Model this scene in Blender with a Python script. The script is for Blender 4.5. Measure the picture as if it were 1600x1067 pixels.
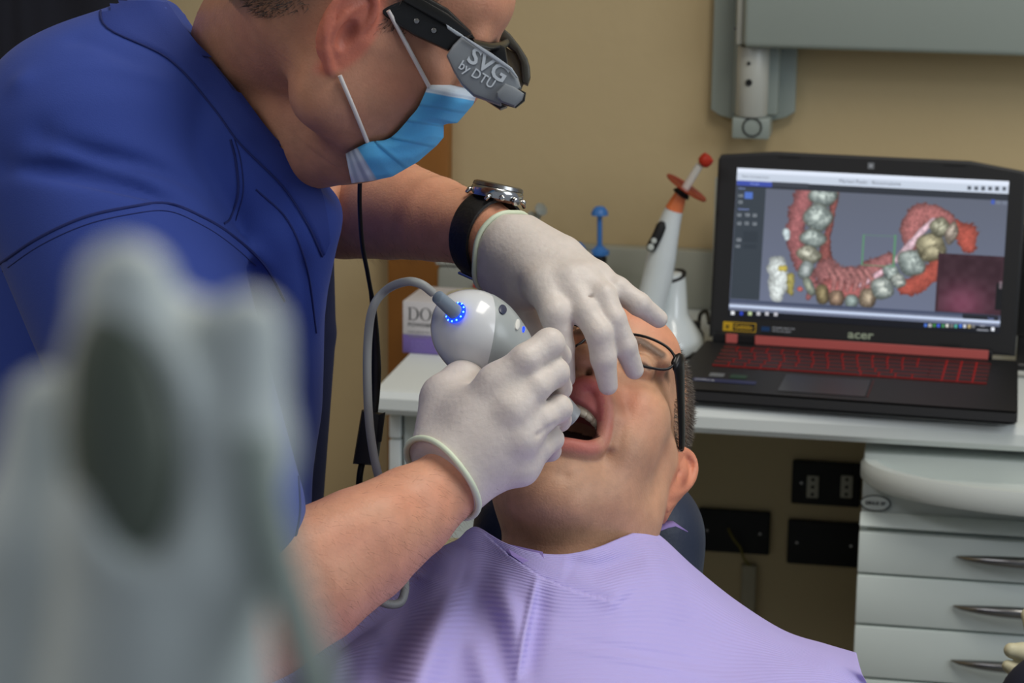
import bpy, bmesh, math, random
import numpy as np
from mathutils import Vector, Matrix
from mathutils.bvhtree import BVHTree
import openvdb

for o in list(bpy.data.objects):
    bpy.data.objects.remove(o)
S = bpy.context.scene
COL = S.collection
R = math.radians
FPX = 3900.0                      # focal length in pixels of a 1600 px wide picture

# ------------------------------------------------------------------ camera
cam_d = bpy.data.cameras.new('camera'); cam = bpy.data.objects.new('camera', cam_d); COL.objects.link(cam)
cam_d.sensor_width = 36; cam_d.lens = FPX/1600*36
cam_d.clip_start = .05
CAM_M = Matrix.Translation((0, 0, 1.49)) @ Matrix.Rotation(R(10), 4, 'Z') @ Matrix.Rotation(R(90-13), 4, 'X') @ Matrix.Rotation(R(.75), 4, 'Z')
cam.matrix_world = CAM_M
cam_d.dof.use_dof = True; cam_d.dof.focus_distance = 1.86; cam_d.dof.aperture_fstop = 15
S.camera = cam
# ------------------------------------------------------------------ world, lights, exposure
S.view_settings.view_transform = 'Standard'; S.view_settings.look = 'None'
S.view_settings.gamma = 1; S.view_settings.use_curve_mapping = False
S.view_settings.exposure = 0.04
W = bpy.data.worlds.new('world'); S.world = W; W.use_nodes = True
W.node_tree.nodes['Background'].inputs[0].default_value = (.75, .82, .95, 1)
W.node_tree.nodes['Background'].inputs[1].default_value = .29
def area(name, loc, target, size, power, color, size_y=None):
    l = bpy.data.lights.new(name, 'AREA'); l.shape = 'RECTANGLE'; l.size = size; l.size_y = size_y or size
    l.energy = power; l.color = color
    o = bpy.data.objects.new(name, l); COL.objects.link(o); o.location = loc
    o.rotation_euler = (Vector(target)-Vector(loc)).to_track_quat('-Z', 'Y').to_euler()
    return o
area('window_daylight', (2.1, .9, 2.25), (-.1, 2.1, .9), 1.5, 30, (.88, .94, 1), 1.5)
area('ceiling_lamp_light', (.3, 1.8, 2.62), (.25, 1.8, 0), 1.2, 21, (1, .95, .86), .6)
area('ceiling_lamp_light', (-1.6, .6, 2.62), (-1.4, .9, 0), 1.2, 12, (.95, .95, 1), .6)

# ------------------------------------------------------------------ helpers
CR = np.array(CAM_M.to_3x3()); CO = np.array(CAM_M.translation)
def V(px, py, d):                 # point in camera space (metres) seen at a pixel of the photograph at depth d
    return np.array([(px-800)/FPX*d, -(py-533.5)/FPX*d, -d])
def Wp(px, py, d):
    return Vector(CR @ V(px, py, d) + CO)
def dirw(px, py):
    return Vector(CR @ V(px, py, 1.0))
def on_z(px, py, z):
    v = dirw(px, py); t = (z-CO[2])/v.z
    return Vector(CO) + v*t
def on_y(px, py, y):
    v = dirw(px, py); t = (y-CO[1])/v.y
    return Vector(CO) + v*t
def lin(c):
    return tuple(((x/255)/12.92 if x/255 <= .04045 else ((x/255+.055)/1.055)**2.4) for x in c)
def lina(a):
    a = np.asarray(a, 'f')/255
    return np.where(a <= .04045, a/12.92, ((a+.055)/1.055)**2.4)

def mat(name, col, rough=.5, metal=0, bump=None, attr=False, emit=None, es=1, trans=0, alpha=1, var=None, sss=0, coat=0, spec=.5, aniso=None, sheen=0, wave=None):
    m = bpy.data.materials.new(name); m.use_nodes = True
    nt = m.node_tree; p = nt.nodes['Principled BSDF']
    c = lin(col)+(1,)
    p.inputs['Base Color'].default_value = c
    p.inputs['Roughness'].default_value = rough; p.inputs['Metallic'].default_value = metal
    p.inputs['Specular IOR Level'].default_value = spec
    p.inputs['Transmission Weight'].default_value = trans; p.inputs['Alpha'].default_value = alpha
    p.inputs['Coat Weight'].default_value = coat
    p.inputs['Sheen Weight'].default_value = sheen
    if sss:
        p.inputs['Subsurface Weight'].default_value = sss
        p.inputs['Subsurface Radius'].default_value = (1, .35, .2); p.inputs['Subsurface Scale'].default_value = .006
    tc = nt.nodes.new('ShaderNodeTexCoord')
    src = None
    if attr:
        a = nt.nodes.new('ShaderNodeAttribute'); a.attribute_name = 'Col'; src = a.outputs['Color']
    if var:                        # (scale, amount)
        n = nt.nodes.new('ShaderNodeTexNoise'); n.inputs['Scale'].default_value = var[0]; n.inputs['Detail'].default_value = 5
        nt.links.new(tc.outputs['Object'], n.inputs['Vector'])
        mr = nt.nodes.new('ShaderNodeMapRange'); mr.inputs[1].default_value = .3; mr.inputs[2].default_value = .7
        mr.inputs[3].default_value = 1-var[1]; mr.inputs[4].default_value = 1+var[1]
        nt.links.new(n.outputs['Fac'], mr.inputs[0])
        mx = nt.nodes.new('ShaderNodeVectorMath'); mx.operation = 'SCALE'
        if src: nt.links.new(src, mx.inputs[0])
        else: mx.inputs[0].default_value = c[:3]
        nt.links.new(mr.outputs[0], mx.inputs['Scale']); src = mx.outputs[0]
    if src: nt.links.new(src, p.inputs['Base Color'])
    hs = None
    if bump:                       # (scale, distance) ...
        n2 = nt.nodes.new('ShaderNodeTexNoise'); n2.inputs['Scale'].default_value = bump[0]; n2.inputs['Detail'].default_value = 4
        nt.links.new(tc.outputs['Object'], n2.inputs['Vector'])
        b = nt.nodes.new('ShaderNodeBump'); b.inputs['Distance'].default_value = bump[1]; b.inputs['Strength'].default_value = .8
        nt.links.new(n2.outputs['Fac'], b.inputs['Height']); nt.links.new(b.outputs[0], p.inputs['Normal']); hs = b
    if wave:                       # (scale, distance, direction)
        w = nt.nodes.new('ShaderNodeTexWave'); w.inputs['Scale'].default_value = wave[0]; w.inputs['Distortion'].default_value = .6
        w.bands_direction = wave[2]; w.inputs['Detail'].default_value = 1
        nt.links.new(tc.outputs[wave[3] if len(wave) > 3 else 'Object'], w.inputs['Vector'])
        b = nt.nodes.new('ShaderNodeBump'); b.inputs['Distance'].default_value = wave[1]; b.inputs['Strength'].default_value = .9
        nt.links.new(w.outputs['Fac'], b.inputs['Height']); nt.links.new(b.outputs[0], p.inputs['Normal'])
        if hs: nt.links.new(hs.outputs[0], b.inputs['Normal'])
    if emit:
        p.inputs['Emission Color'].default_value = lin(emit)+(1,); p.inputs['Emission Strength'].default_value = es
    return m

def tag(o, label=None, cat=None, group=None, kind=None):
    if label: o['label'] = label
    if cat: o['category'] = cat
    if group: o['group'] = group
    if kind: o['kind'] = kind
    return o
def empty(name, loc, label=None, cat=None, group=None):
    o = bpy.data.objects.new(name, None); COL.objects.link(o); o.location = loc; o.empty_display_size = .02
    return tag(o, label, cat, group)
def link_mesh(name, me, m, parent=None, smooth=False, angle=None):
    o = bpy.data.objects.new(name, me); COL.objects.link(o)
    if m is not None: me.materials.append(m)
    if smooth:
        me.polygons.foreach_set('use_smooth', [True]*len(me.polygons))
        if angle is not None: me.set_sharp_from_angle(angle=R(angle))
    if parent is not None:
        o.parent = parent
        base = parent
        mw = Matrix.Identity(4); chain = []
        while base is not None:
            chain.append(base); base = base.parent
        for b in reversed(chain):
            mw = mw @ b.matrix_parent_inverse @ b.matrix_basis
        o.matrix_parent_inverse = mw.inverted()
    return o
def bmobj(name, bm, m, parent=None, smooth=False, angle=None):
    bmesh.ops.recalc_face_normals(bm, faces=bm.faces[:])
    me = bpy.data.meshes.new(name); bm.to_mesh(me); bm.free()
    return link_mesh(name, me, m, parent, smooth, angle)
def pydata(name, vs, fs, m, parent=None, smooth=True, angle=None):
    me = bpy.data.meshes.new(name); me.from_pydata([tuple(v) for v in vs], [], [tuple(f) for f in fs]); me.update()
    return link_mesh(name, me, m, parent, smooth, angle)

def add_box(bm, c, half, M=None, bev=0, seg=2):
    M = M or Matrix.Identity(3)
    r = bmesh.ops.create_cube(bm, size=1)
    vs = r['verts']
    for v in vs:
        v.co = Vector((v.co.x*2*half[0], v.co.y*2*half[1], v.co.z*2*half[2]))
    if bev:
        es = list({e for v in vs for e in v.link_edges})
        rr = bmesh.ops.bevel(bm, geom=es, offset=bev, segments=seg, affect='EDGES', profile=.5)
        vs = list({v for f in rr['faces'] for v in f.verts} | {v for v in vs if v.is_valid})
    for v in vs:
        v.co = M @ v.co + Vector(c)
    return vs
def box(name, c, half, m, parent=None, M=None, bev=0, seg=2):
    bm = bmesh.new(); add_box(bm, c, half, M, bev, seg)
    return bmobj(name, bm, m, parent, smooth=bev > 0, angle=40)
def box2(name, lo, hi, m, parent=None, bev=0, seg=2):
    c = [(a+b)/2 for a, b in zip(lo, hi)]; h = [abs(b-a)/2 for a, b in zip(lo, hi)]
    return box(name, c, h, m, parent, None, bev, seg)
def frame_to(axis, up=(0, 0, 1)):
    z = Vector(axis).normalized(); x = Vector(up).cross(z)
    if x.length < 1e-4: x = Vector((1, 0, 0)).cross(z)
    x.normalize(); y = z.cross(x)
    return Matrix((x, y, z)).transposed()
def add_lathe(bm, prof, c, axis=(0, 0, 1), n=32, caps=True, sx=1, sy=1, up=(0, 0, 1)):
    M = frame_to(axis, up); rings = []
    for r, h in prof:
        rings.append([bm.verts.new(M @ Vector((r*math.cos(2*math.pi*i/n)*sx, r*math.sin(2*math.pi*i/n)*sy, h)) + Vector(c)) for i in range(n)])
    for a, b in zip(rings, rings[1:]):
        for i in range(n):
            bm.faces.new((a[i], a[(i+1) % n], b[(i+1) % n], b[i]))
    if caps:
        bm.faces.new(rings[0][::-1]); bm.faces.new(rings[-1])
def lathe(name, prof, c, m, parent=None, axis=(0, 0, 1), n=32, caps=True, angle=50, sx=1, sy=1, up=(0, 0, 1)):
    bm = bmesh.new(); add_lathe(bm, prof, c, axis, n, caps, sx, sy, up)
    return bmobj(name, bm, m, parent, True, angle)
def spline(pts, n=8):             # Catmull-Rom through points (any dimension)
    P = [np.array(p, float) for p in pts]; P = [2*P[0]-P[1]] + P + [2*P[-1]-P[-2]]
    out = []
    for i in range(1, len(P)-2):
        for k in range(n):
            t = k/n
            out.append(.5*((2*P[i])+(-P[i-1]+P[i+1])*t+(2*P[i-1]-5*P[i]+4*P[i+1]-P[i+2])*t*t+(-P[i-1]+3*P[i]-3*P[i+1]+P[i+2])*t**3))
    out.append(P[-2]); return out
def add_tube(bm, pts, r, n=10, closed=False, flat=None):
    pts = [Vector(p) for p in pts]; N = len(pts)
    rs = r if hasattr(r, '__len__') else [r]*N
    up = None; rings = []
    for i, p in enumerate(pts):
        if closed: t = pts[(i+1) % N]-pts[i-1]
        else: t = pts[min(i+1, N-1)]-pts[max(i-1, 0)]
        t.normalize()
        if up is None:
            up = t.orthogonal().normalized()
            if flat is not None: up = (Vector(flat)-t*Vector(flat).dot(t)).normalized()
        else:
            up = (up-t*up.dot(t)).normalized()
        s = t.cross(up)
        k = .35 if flat is not None else 1
        rings.append([bm.verts.new(p+(s*math.cos(2*math.pi*j/n)+up*k*math.sin(2*math.pi*j/n))*rs[i]) for j in range(n)])
    pr = list(zip(rings, rings[1:]))
    if closed: pr.append((rings[-1], rings[0]))
    for a, b in pr:
        for i in range(n):
            bm.faces.new((a[i], a[(i+1) % n], b[(i+1) % n], b[i]))
    if not closed:
        bm.faces.new(rings[0][::-1]); bm.faces.new(rings[-1])
def tube(name, pts, r, m, parent=None, n=10, closed=False, flat=None):
    bm = bmesh.new(); add_tube(bm, pts, r, n, closed, flat)
    return bmobj(name, bm, m, parent, True, 60)
def prism(name, poly, thick, M, c, m, parent=None, bev=0):   # poly in local xy, extruded in local z
    bm = bmesh.new()
    vs = [bm.verts.new((x, y, -thick/2)) for x, y in poly]
    f = bm.faces.new(vs); r = bmesh.ops.extrude_face_region(bm, geom=[f])
    for v in r['geom']:
        if isinstance(v, bmesh.types.BMVert): v.co.z += thick
    if bev:
        es = [e for e in bm.edges if abs(e.verts[0].co.z-e.verts[1].co.z) < 1e-7]
        bmesh.ops.bevel(bm, geom=es, offset=bev, segments=2, affect='EDGES', profile=.5)
    for v in bm.verts: v.co = M @ v.co + Vector(c)
    return bmobj(name, bm, m, parent, bev > 0, 40)
def text(name, body, size, M, c, m, parent=None, ext=.0002, align='LEFT', xs=1, bold=0):
    cu = bpy.data.curves.new('t', 'FONT'); cu.body = body; cu.size = size; cu.extrude = ext; cu.align_x = align; cu.offset = bold
    cu.resolution_u = 3
    o = bpy.data.objects.new('t', cu); COL.objects.link(o)
    dg = bpy.context.evaluated_depsgraph_get()
    me = bpy.data.meshes.new_from_object(o.evaluated_get(dg)); bpy.data.objects.remove(o)
    T = Matrix.Translation(Vector(c)) @ M.to_4x4() @ Matrix.Diagonal((xs, 1, 1, 1))
    me.transform(T); me.materials.clear()
    return link_mesh(name, me, m, parent)

# signed distance sculpting: everything is unioned smoothly into one continuous surface
class Field:
    def __init__(s, lo, hi, vox):
        s.lo = np.array(lo, float); s.vox = vox
        s.n = np.ceil((np.array(hi)-s.lo)/vox).astype(int)+1
        s.ax = [(s.lo[i]+np.arange(s.n[i])*vox).astype('f') for i in range(3)]
        s.d = np.full(tuple(s.n), 9.0, 'f')
    def _sl(s, lo, hi):
        a = np.clip(np.floor((np.array(lo)-s.lo)/s.vox).astype(int), 0, s.n)
        b = np.clip(np.ceil((np.array(hi)-s.lo)/s.vox).astype(int)+1, 0, s.n)
        return tuple(slice(x, y) for x, y in zip(a, b)), (b <= a).any()
    def op(s, fn, lo, hi, k, sub=False):
        m = k*1.3+s.vox*3
        sl, e = s._sl(np.array(lo)-m, np.array(hi)+m)
        if e: return
        X = s.ax[0][sl[0]][:, None, None]; Y = s.ax[1][sl[1]][None, :, None]; Z = s.ax[2][sl[2]][None, None, :]
        b = fn(X, Y, Z); a = s.d[sl]
        if sub: b = -b; b, a = -b, -a      # max(a,-b) = -min(-a,b)
        h = np.clip(.5+.5*(b-a)/k, 0, 1)
        r = b*(1-h)+a*h-k*h*(1-h)
        s.d[sl] = -r if sub else r
    def ell(s, c, r, Rm=None, k=.004, sub=False):
        c = np.array(c, 'f'); r = np.array(r, 'f'); Rm = np.eye(3) if Rm is None else np.array(Rm)
        ext = np.sqrt(((Rm*r[None, :])**2).sum(1))
        def fn(X, Y, Z):
            x, y, z = X-c[0], Y-c[1], Z-c[2]
            q = [Rm[0, i]*x+Rm[1, i]*y+Rm[2, i]*z for i in range(3)]
            k0 = np.sqrt((q[0]/r[0])**2+(q[1]/r[1])**2+(q[2]/r[2])**2)
            k1 = np.sqrt((q[0]/r[0]**2)**2+(q[1]/r[1]**2)**2+(q[2]/r[2]**2)**2)+1e-6
            return k0*(k0-1)/k1
        s.op(fn, c-ext, c+ext, k, sub)
    def cap(s, a, b, ra, rb=None, k=.004, sub=False, sq=None):
        a = np.array(a, 'f'); b = np.array(b, 'f'); rb = ra if rb is None else rb
        ab = b-a; L = float(ab@ab)+1e-12; R_ = max(ra, rb)
        def fn(X, Y, Z):
            x, y, z = X-a[0], Y-a[1], Z-a[2]
            t = np.clip((x*ab[0]+y*ab[1]+z*ab[2])/L, 0, 1)
            return np.sqrt((x-t*ab[0])**2+(y-t*ab[1])**2+(z-t*ab[2])**2)-(ra+(rb-ra)*t)
        s.op(fn, np.minimum(a, b)-R_, np.maximum(a, b)+R_, k, sub)
    def chain(s, pts, rs, k=.004, sub=False):
        for i in range(len(pts)-1): s.cap(pts[i], pts[i+1], rs[i], rs[i+1], k if i == 0 else min(k, .003), sub)
    def cut(s, p, n, k=.001):          # keep the side opposite to n
        p = np.array(p, 'f'); n = np.array(n, 'f'); n = n/np.linalg.norm(n)
        X = s.ax[0][:, None, None]; Y = s.ax[1][None, :, None]; Z = s.ax[2][None, None, :]
        s.d = np.maximum(s.d, (X-p[0])*n[0]+(Y-p[1])*n[1]+(Z-p[2])*n[2])
    def mesh(s):
        d = np.ascontiguousarray(s.d)
        for ax in range(3):            # close at the border of the grid
            for e in (0, -1):
                sl = [slice(None)]*3; sl[ax] = e; d[tuple(sl)] = np.maximum(d[tuple(sl)], s.vox*.5)
        d = np.clip(d, -s.vox*4, s.vox*4)
        g = openvdb.FloatGrid(s.vox*4); g.copyFromArray(d, tolerance=0)
        p, q = g.convertToQuads(0.0)
        return p*s.vox+s.lo, q
def sdf_obj(name, parts, m, parent, color=None, T=None):
    """parts: list of (Field, rotation 3x3 columns, origin) ; T maps local to world"""
    vs, qs, cs, off = [], [], [], 0
    for f, Rm, o in parts:
        p, q = f.mesh()
        if color is not None: cs.append(color(p, f))
        w = p @ np.array(Rm).T + np.array(o)
        # make normals point outward: orient by the sign of the first quad against the gradient
        vs.append(w); qs.append(q+off); off += len(p)
    vs = np.concatenate(vs); qs = np.concatenate(qs)
    me = bpy.data.meshes.new(name)
    me.vertices.add(len(vs)); me.vertices.foreach_set('co', vs.astype('f').ravel())
    me.loops.add(len(qs)*4); me.loops.foreach_set('vertex_index', qs[:, ::-1].astype('i').ravel())
    me.polygons.add(len(qs)); me.polygons.foreach_set('loop_start', np.arange(len(qs), dtype='i')*4)
    me.polygons.foreach_set('loop_total', np.full(len(qs), 4, 'i'))
    me.update(calc_edges=True)
    # outward check
    vol = 0.0
    a = vs[qs[:, 0]]-vs.mean(0); b = vs[qs[:, 1]]-vs.mean(0); c = vs[qs[:, 2]]-vs.mean(0)
    vol = np.einsum('ij,ij->i', a, np.cross(b, c)).sum()
    if vol > 0: me.flip_normals()
    if color is not None:
        at = me.color_attributes.new('Col', 'FLOAT_COLOR', 'POINT')
        c = np.concatenate(cs); at.data.foreach_set('color', np.c_[c, np.ones(len(c))].astype('f').ravel())
    return link_mesh(name, me, m, parent, True)
def bvh(o):
    return BVHTree.FromPolygons([o.matrix_world @ v.co for v in o.data.vertices] if False else [v.co.copy() for v in o.data.vertices], [tuple(p.vertices) for p in o.data.polygons])
def hit(tree, px, py, off=0.0, dflt=None):
    d = dirw(px, py).normalized()
    loc, nrm, i, dist = tree.ray_cast(Vector(CO), d)
    if loc is None: return Wp(px, py, dflt) if dflt else None
    if nrm.dot(d) > 0: nrm = -nrm
    return loc + nrm*off
EYE = np.eye(3)
VR, VO = CR, CO                    # camera-space builds are carried to the world by these
XR = Matrix.Rotation(R(90), 3, 'X')   # text and prisms standing upright facing -Y
# ------------------------------------------------------------------ the room
DZ = .74; YF = 2.906; YW = YF+.58
M_wall = mat('ochre_wall_paint', (192, 172, 132), .8, bump=(60, .0008), var=(3, .03))
M_floor = mat('floor_vinyl', (120, 118, 112), .5, var=(8, .06))
M_ceil = mat('ceiling_paint', (225, 224, 218), .9)
M_wood = mat('orange_beech_wood', (150, 98, 42), .45, var=(5, .1), wave=(9, .0004, 'X'))
M_white = mat('white_laminate', (226, 232, 230), .35, var=(4, .03), bump=(300, .00005))
M_whiteg = mat('cool_white_metal', (216, 226, 222), .32, var=(6, .03))
M_lgray = mat('light_grey_enamel', (196, 204, 200), .4, var=(6, .03))
M_dark = mat('black_plastic', (22, 22, 23), .45)
M_chrome = mat('brushed_chrome', (150, 150, 150), .25, 1)
M_black = mat('matt_black', (12, 12, 13), .7)
def st(o): o['kind'] = 'structure'; return o
st(box2('wall_back', (-2.6, YW, 0), (2.6, YW+.1, 2.7), M_wall))
st(box2('floor', (-2.6, -1.6, -.05), (2.6, YW+.1, 0), M_floor))
st(box2('ceiling', (-2.6, -1.6, 2.7), (2.6, YW+.1, 2.75), M_ceil))
st(box2('wall_left', (-2.7, -1.6, 0), (-2.6, YW+.1, 2.7), M_wall))
# wooden door frame beside the desk
a = on_y(609, 480, YW-.02); b = on_y(703, 230, YW-.02)
st(box2('trim_1', (a.x, YW-.035, 0), (b.x, YW, 2.3), M_wood, bev=.003))

# ---- worktop with rounded nose
x0 = on_z(583, 612, DZ).x
desk = tag(empty('worktop', (.3, YF+.3, 0)), 'white laminate worktop with rounded front edge carrying the laptop', 'worktop')
prof = [(YF+.577, DZ), (YF+.012, DZ), (YF+.004, DZ-.004), (YF, DZ-.012), (YF+.001, DZ-.026), (YF+.008, DZ-.034), (YF+.02, DZ-.036), (YF+.577, DZ-.036)]
bm = bmesh.new()
A = [bm.verts.new((x0, y, z)) for y, z in prof]; B = [bm.verts.new((1.5, y, z)) for y, z in prof]
n = len(prof)
for i in range(n): bm.faces.new((A[i], A[(i+1) % n], B[(i+1) % n], B[i]))
bm.faces.new(A[::-1]); bm.faces.new(B)
bmobj('top', bm, M_white, desk, True, 30)
p = on_y(684, 405, YW-.02); q = on_y(945, 384, YW-.02)
box2('upstand', (p.x+.09, YW-.03, DZ), (1.5, YW-.002, q.z), mat('grey_green_laminate', (160, 162, 150), .5, var=(5, .04)), desk, bev=.004)
box2('support_panel', (1.44, YF+.05, 0), (1.48, YF+.57, DZ-.036), M_white, desk)

# ---- small white drawer unit under the left end
t = tag(empty('drawer_unit', (x0+.1, YF+.2, 0)), 'white unit of narrow drawers under the left end of the worktop', 'drawer unit')
q1 = on_y(627, 680, YF+.05); xa = x0+.004; xb = q1.x; xe = xb+.17
box2('body', (xa, YF+.07, .03), (xe, YF+.5, DZ-.037), M_white, t, bev=.003)
zs = [DZ-.045, on_y(610, 686, YF+.05).z, on_y(610, 742, YF+.05).z]
zs.append(zs[2]-(zs[1]-zs[2])*2.0); zs.append(.06)
for i in range(4):
    d = box2('drawer', (xa+.001, YF+.05, zs[i+1]+.0015), (xb-.001, YF+.068, zs[i]-.0015), M_white, t, bev=.0015)
dd_ = box2('door', (xb+.002, YF+.056, .06), (xe-.001, YF+.068, DZ-.045), M_lgray, t, bev=.0015)
box2('handle', (xb+.12, YF+.04, .5), (xb+.128, YF+.056, .62), M_chrome, dd_, bev=.002)
lathe('foot', [(.02, 0), (.02, .03)], (xa+.05, YF+.28, 0), M_dark, t)
lathe('foot', [(.02, 0), (.02, .03)], (xe-.05, YF+.28, 0), M_dark, t)

# ---- big mobile drawer cabinet with a moulded tray top
YC = YF-.0
cl = on_y(1340, 850, YC); t = tag(empty('drawer_cabinet', (cl.x+.25, YC+.2, 0)), 'pale grey dental drawer cabinet with chrome handles under the worktop', 'drawer cabinet')
XL, XRr = cl.x+.001, cl.x+.52
zt = on_y(1345, 812, YC).z
box2('body', (XL, YC+.02, .08), (XRr, YC+.45, zt), M_whiteg, t, bev=.004)
# recessed upper housing with curved tray
M_tray = mat('ivory_moulded_plastic', (210, 216, 212), .4)
box2('housing', (XL+.001, YC+.02, zt), (XRr, YC+.45, DZ-.05), M_lgray, t, bev=.004)
box('top_rail', ((XL+XRr)/2, YC+.007, zt-.001), ((XRr-XL)/2, .002, .0105), M_whiteg, t, Matrix.Rotation(R(-50), 3, 'X'), .002)
zr = on_y(1400, 727, YC).z
bm = bmesh.new()                                     # D shaped tray lip, bulging towards the room
N = 28; out = []
for i in range(N+1):
    a = math.pi*i/N
    ca, sa = math.cos(a), math.sin(a)
    out.append(((XL+XRr)/2-(.262)*math.copysign(abs(ca)**.95, ca), YC+.03-.12*abs(sa)**.95))
def ring(s, z, dy=0):
    return [bm.verts.new(((XL+XRr)/2+(x-(XL+XRr)/2)*s, YC+.03+(y-YC-.03)*s+dy, z)) for x, y in out]
rings = [ring(.90, zr-.030), ring(.97, zr-.029), ring(1, zr-.022), ring(1, zr-.006), ring(.985, zr), ring(.93, zr), ring(.91, zr-.006), ring(.9, zr-.02)]
for a, b in zip(rings, rings[1:]):
    for i in range(N): bm.faces.new((a[i], a[i+1], b[i+1], b[i]))
bm.faces.new(rings[-1]); bm.faces.new(rings[0][::-1])
bmobj('tray', bm, M_tray, t, True, 50)
pb = on_y(1368, 785, YC+.02)
lathe('badge', [(.0, .003), (.0165, .003), (.0175, .002), (.0175, 0)], (pb.x, YC+.02, pb.z), M_lgray, t, axis=(0, -1, 0), sx=1, sy=.55, n=40)
tube('badge_rim', [(pb.x+.018*math.cos(k*math.pi/16), YC+.017, pb.z+.0095*math.sin(k*math.pi/16)) for k in range(32)], .0007, M_dark, t, 6, True)
text('badge_lettering', 'SIRIUS 2P', .006, XR, (pb.x, YC+.0165, pb.z-.002), M_dark, t, align='CENTER', bold=.0001)
zd = [on_y(1345, 829, YC).z, on_y(1340, 896, YC).z, on_y(1335, 975, YC).z, on_y(1330, 1058, YC).z]
dh = zd[1]-zd[2]
while len(zd) < 6: zd.append(zd[-1]-dh)
zd = [z for z in zd if z > .08]
for i in range(len(zd)-1):
    d = box2('drawer', (XL, YC-.001, zd[i+1]+.0015), (XRr, YC+.019, zd[i]-.0015), M_whiteg, t, bev=.0025)
    hx = on_y([1495, 1490, 1486, 1482, 1478][i], [868, 945, 1030, 1100, 1170][i], YC)
    hz = hx.z if i < 3 else zd[i]-.045
    L = .17; pts = []; rr = []
    for k in range(17):
        s = k/16; bow = math.sin(math.pi*s)
        pts.append((hx.x+L*s, YC-.004-.022*bow**.7, hz+.004*bow)); rr.append(.0012+.0062*bow**.6)
    tube('handle', pts, rr, M_chrome, d, 10)
for dx in (.05, .47):
    for dy in (.07, .4): lathe('caster', [(.018, 0), (.026, .01), (.026, .045), (.014, .08)], (XL+dx, YC+dy, 0), M_dark, t, n=16)

# ---- sockets on the wall under the worktop
def plate(x0p, y0p, x1p, y1p, name, label, cat='wall socket'):
    a = on_y(x0p, (y0p+y1p)/2, YW-.008); b = on_y(x1p, (y0p+y1p)/2, YW-.008)
    c = on_y((x0p+x1p)/2, y0p, YW-.008); d = on_y((x0p+x1p)/2, y1p, YW-.008)
    t = tag(empty(name, ((a.x+b.x)/2, YW, (c.z+d.z)/2)), label, cat)
    box2('cover_plate', (a.x, YW-.010, d.z), (b.x, YW-.0005, c.z), M_black, t, bev=.003)
    for px_ in (a.x+.014, b.x-.014):
        lathe('screw', [(.0022, 0), (.0022, .001)], (px_, YW-.010, (c.z+d.z)/2), M_chrome, t, axis=(0, -1, 0), n=10)
    return t, a, b, c, d
t, a, b, c, d = plate(1237, 722, 1345, 790, 'wall_socket', 'black wall socket plate with two grey three-hole outlets')
M_sock = mat('grey_socket_insert', (176, 172, 156), .5)
for px_ in (1270, 1323):
    q = on_y(px_, 760, YW-.01)
    s_ = box2('socket_insert', (q.x-.0085, YW-.013, q.z-.0165), (q.x+.0085, YW-.010, q.z+.0165), M_sock, t, bev=.001)
    for k in (-1, 0, 1):
        lathe('pin_hole', [(.0026, 0), (.0026, .0006)], (q.x, YW-.013, q.z+k*.011), M_black, s_, axis=(0, -1, 0), n=10)
t, a, b, c, d = plate(1090, 797, 1203, 864, 'wire_outlet', 'black blank wall plate with a yellow wire coming out', 'wall plate')
t2, *_ = plate(1230, 815, 1345, 884, 'blank_plate', 'lower black blank wall plate right beside the drawer cabinet', 'wall plate')
pts = [on_y(1138, 826, YW-.012), on_y(1146, 842, YW-.022), on_y(1157, 856, YW-.02), on_y(1162, 872, YW-.012), on_y(1172, 884, YW-.01)]
tube('wire', spline([tuple(p) for p in pts], 6), .0016, mat('yellow_wire', (120, 110, 40), .5), t)
a = on_y(1160, 885, YW); b = on_y(1183, 885, YW)
tag(box2('cable_conduit', (a.x, YW-.014, .0), (b.x, YW-.0005, a.z+.006), mat('beige_conduit', (165, 155, 130), .6), bev=.002), 'pale vertical cable conduit on the wall below the wire outlet', 'conduit')

# ---- wall mounted swivel arm, top right
t = tag(empty('wall_bracket', (-.28, YW, 1.1)), 'grey enamelled swivel arm mounted on the wall above the laptop', 'wall bracket')
a = on_y(1112, 120, YW-.02); b = on_y(1244, 120, YW-.02); zb = on_y(1175, 183, YW-.02).z
M_en = mat('grey_green_enamel', (150, 160, 154), .35, var=(3, .03)); M_en2 = mat('pale_enamel', (180, 182, 174), .35)
w_ = b.x-a.x; cx = (a.x+b.x)/2
poly = [(-w_/2, .009), (-w_/2+.012, .001), (-.02, -.006), (.02, -.006), (w_/2-.012, .001), (w_/2, .009), (w_/2, .42), (-w_/2, .42)]
prism('back_plate', poly, .022, XR, (cx, YW-.0115, zb), M_en, t, bev=.003)
YH = YW-.06; hc = on_y(1174, 130, YH-.02); ht = on_y(1174, 74, YH-.02).z; hb = on_y(1174, 184, YH-.02).z
hw = on_y(1200, 130, YH-.02).x-on_y(1149, 130, YH-.02).x
box2('hinge_block', (hc.x-hw*.62, YW-.05, hb), (hc.x+hw*.78, YW-.02, ht+.12), M_en, t, bev=.004)
lathe('hinge_barrel', [(hw/2*.92, hb), (hw/2, hb+.003), (hw/2, ht-.002), (hw/2*.95, ht)], (hc.x, YH, 0), M_en2, t, n=36)
for py_, r_ in ((99, .0024), (129, .0046)):
    q = on_y(1170, py_, YH-hw/2)
    lathe('screw_hole', [(r_, 0), (r_, .0015), (r_*.55, .0015), (r_*.5, .0005)], (q.x, YH-hw/2*.985, q.z), M_black, t, axis=(0, -1, 0), n=20)
kb = on_y(1175, 218, YH-.02).z
box2('lower_bracket', (hc.x-hw*.56, YH-.018, kb), (hc.x+hw*.60, YW-.02, hb-.001), M_en, t, bev=.003)
kc = on_y(1175, 199, YH-.02)
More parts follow.
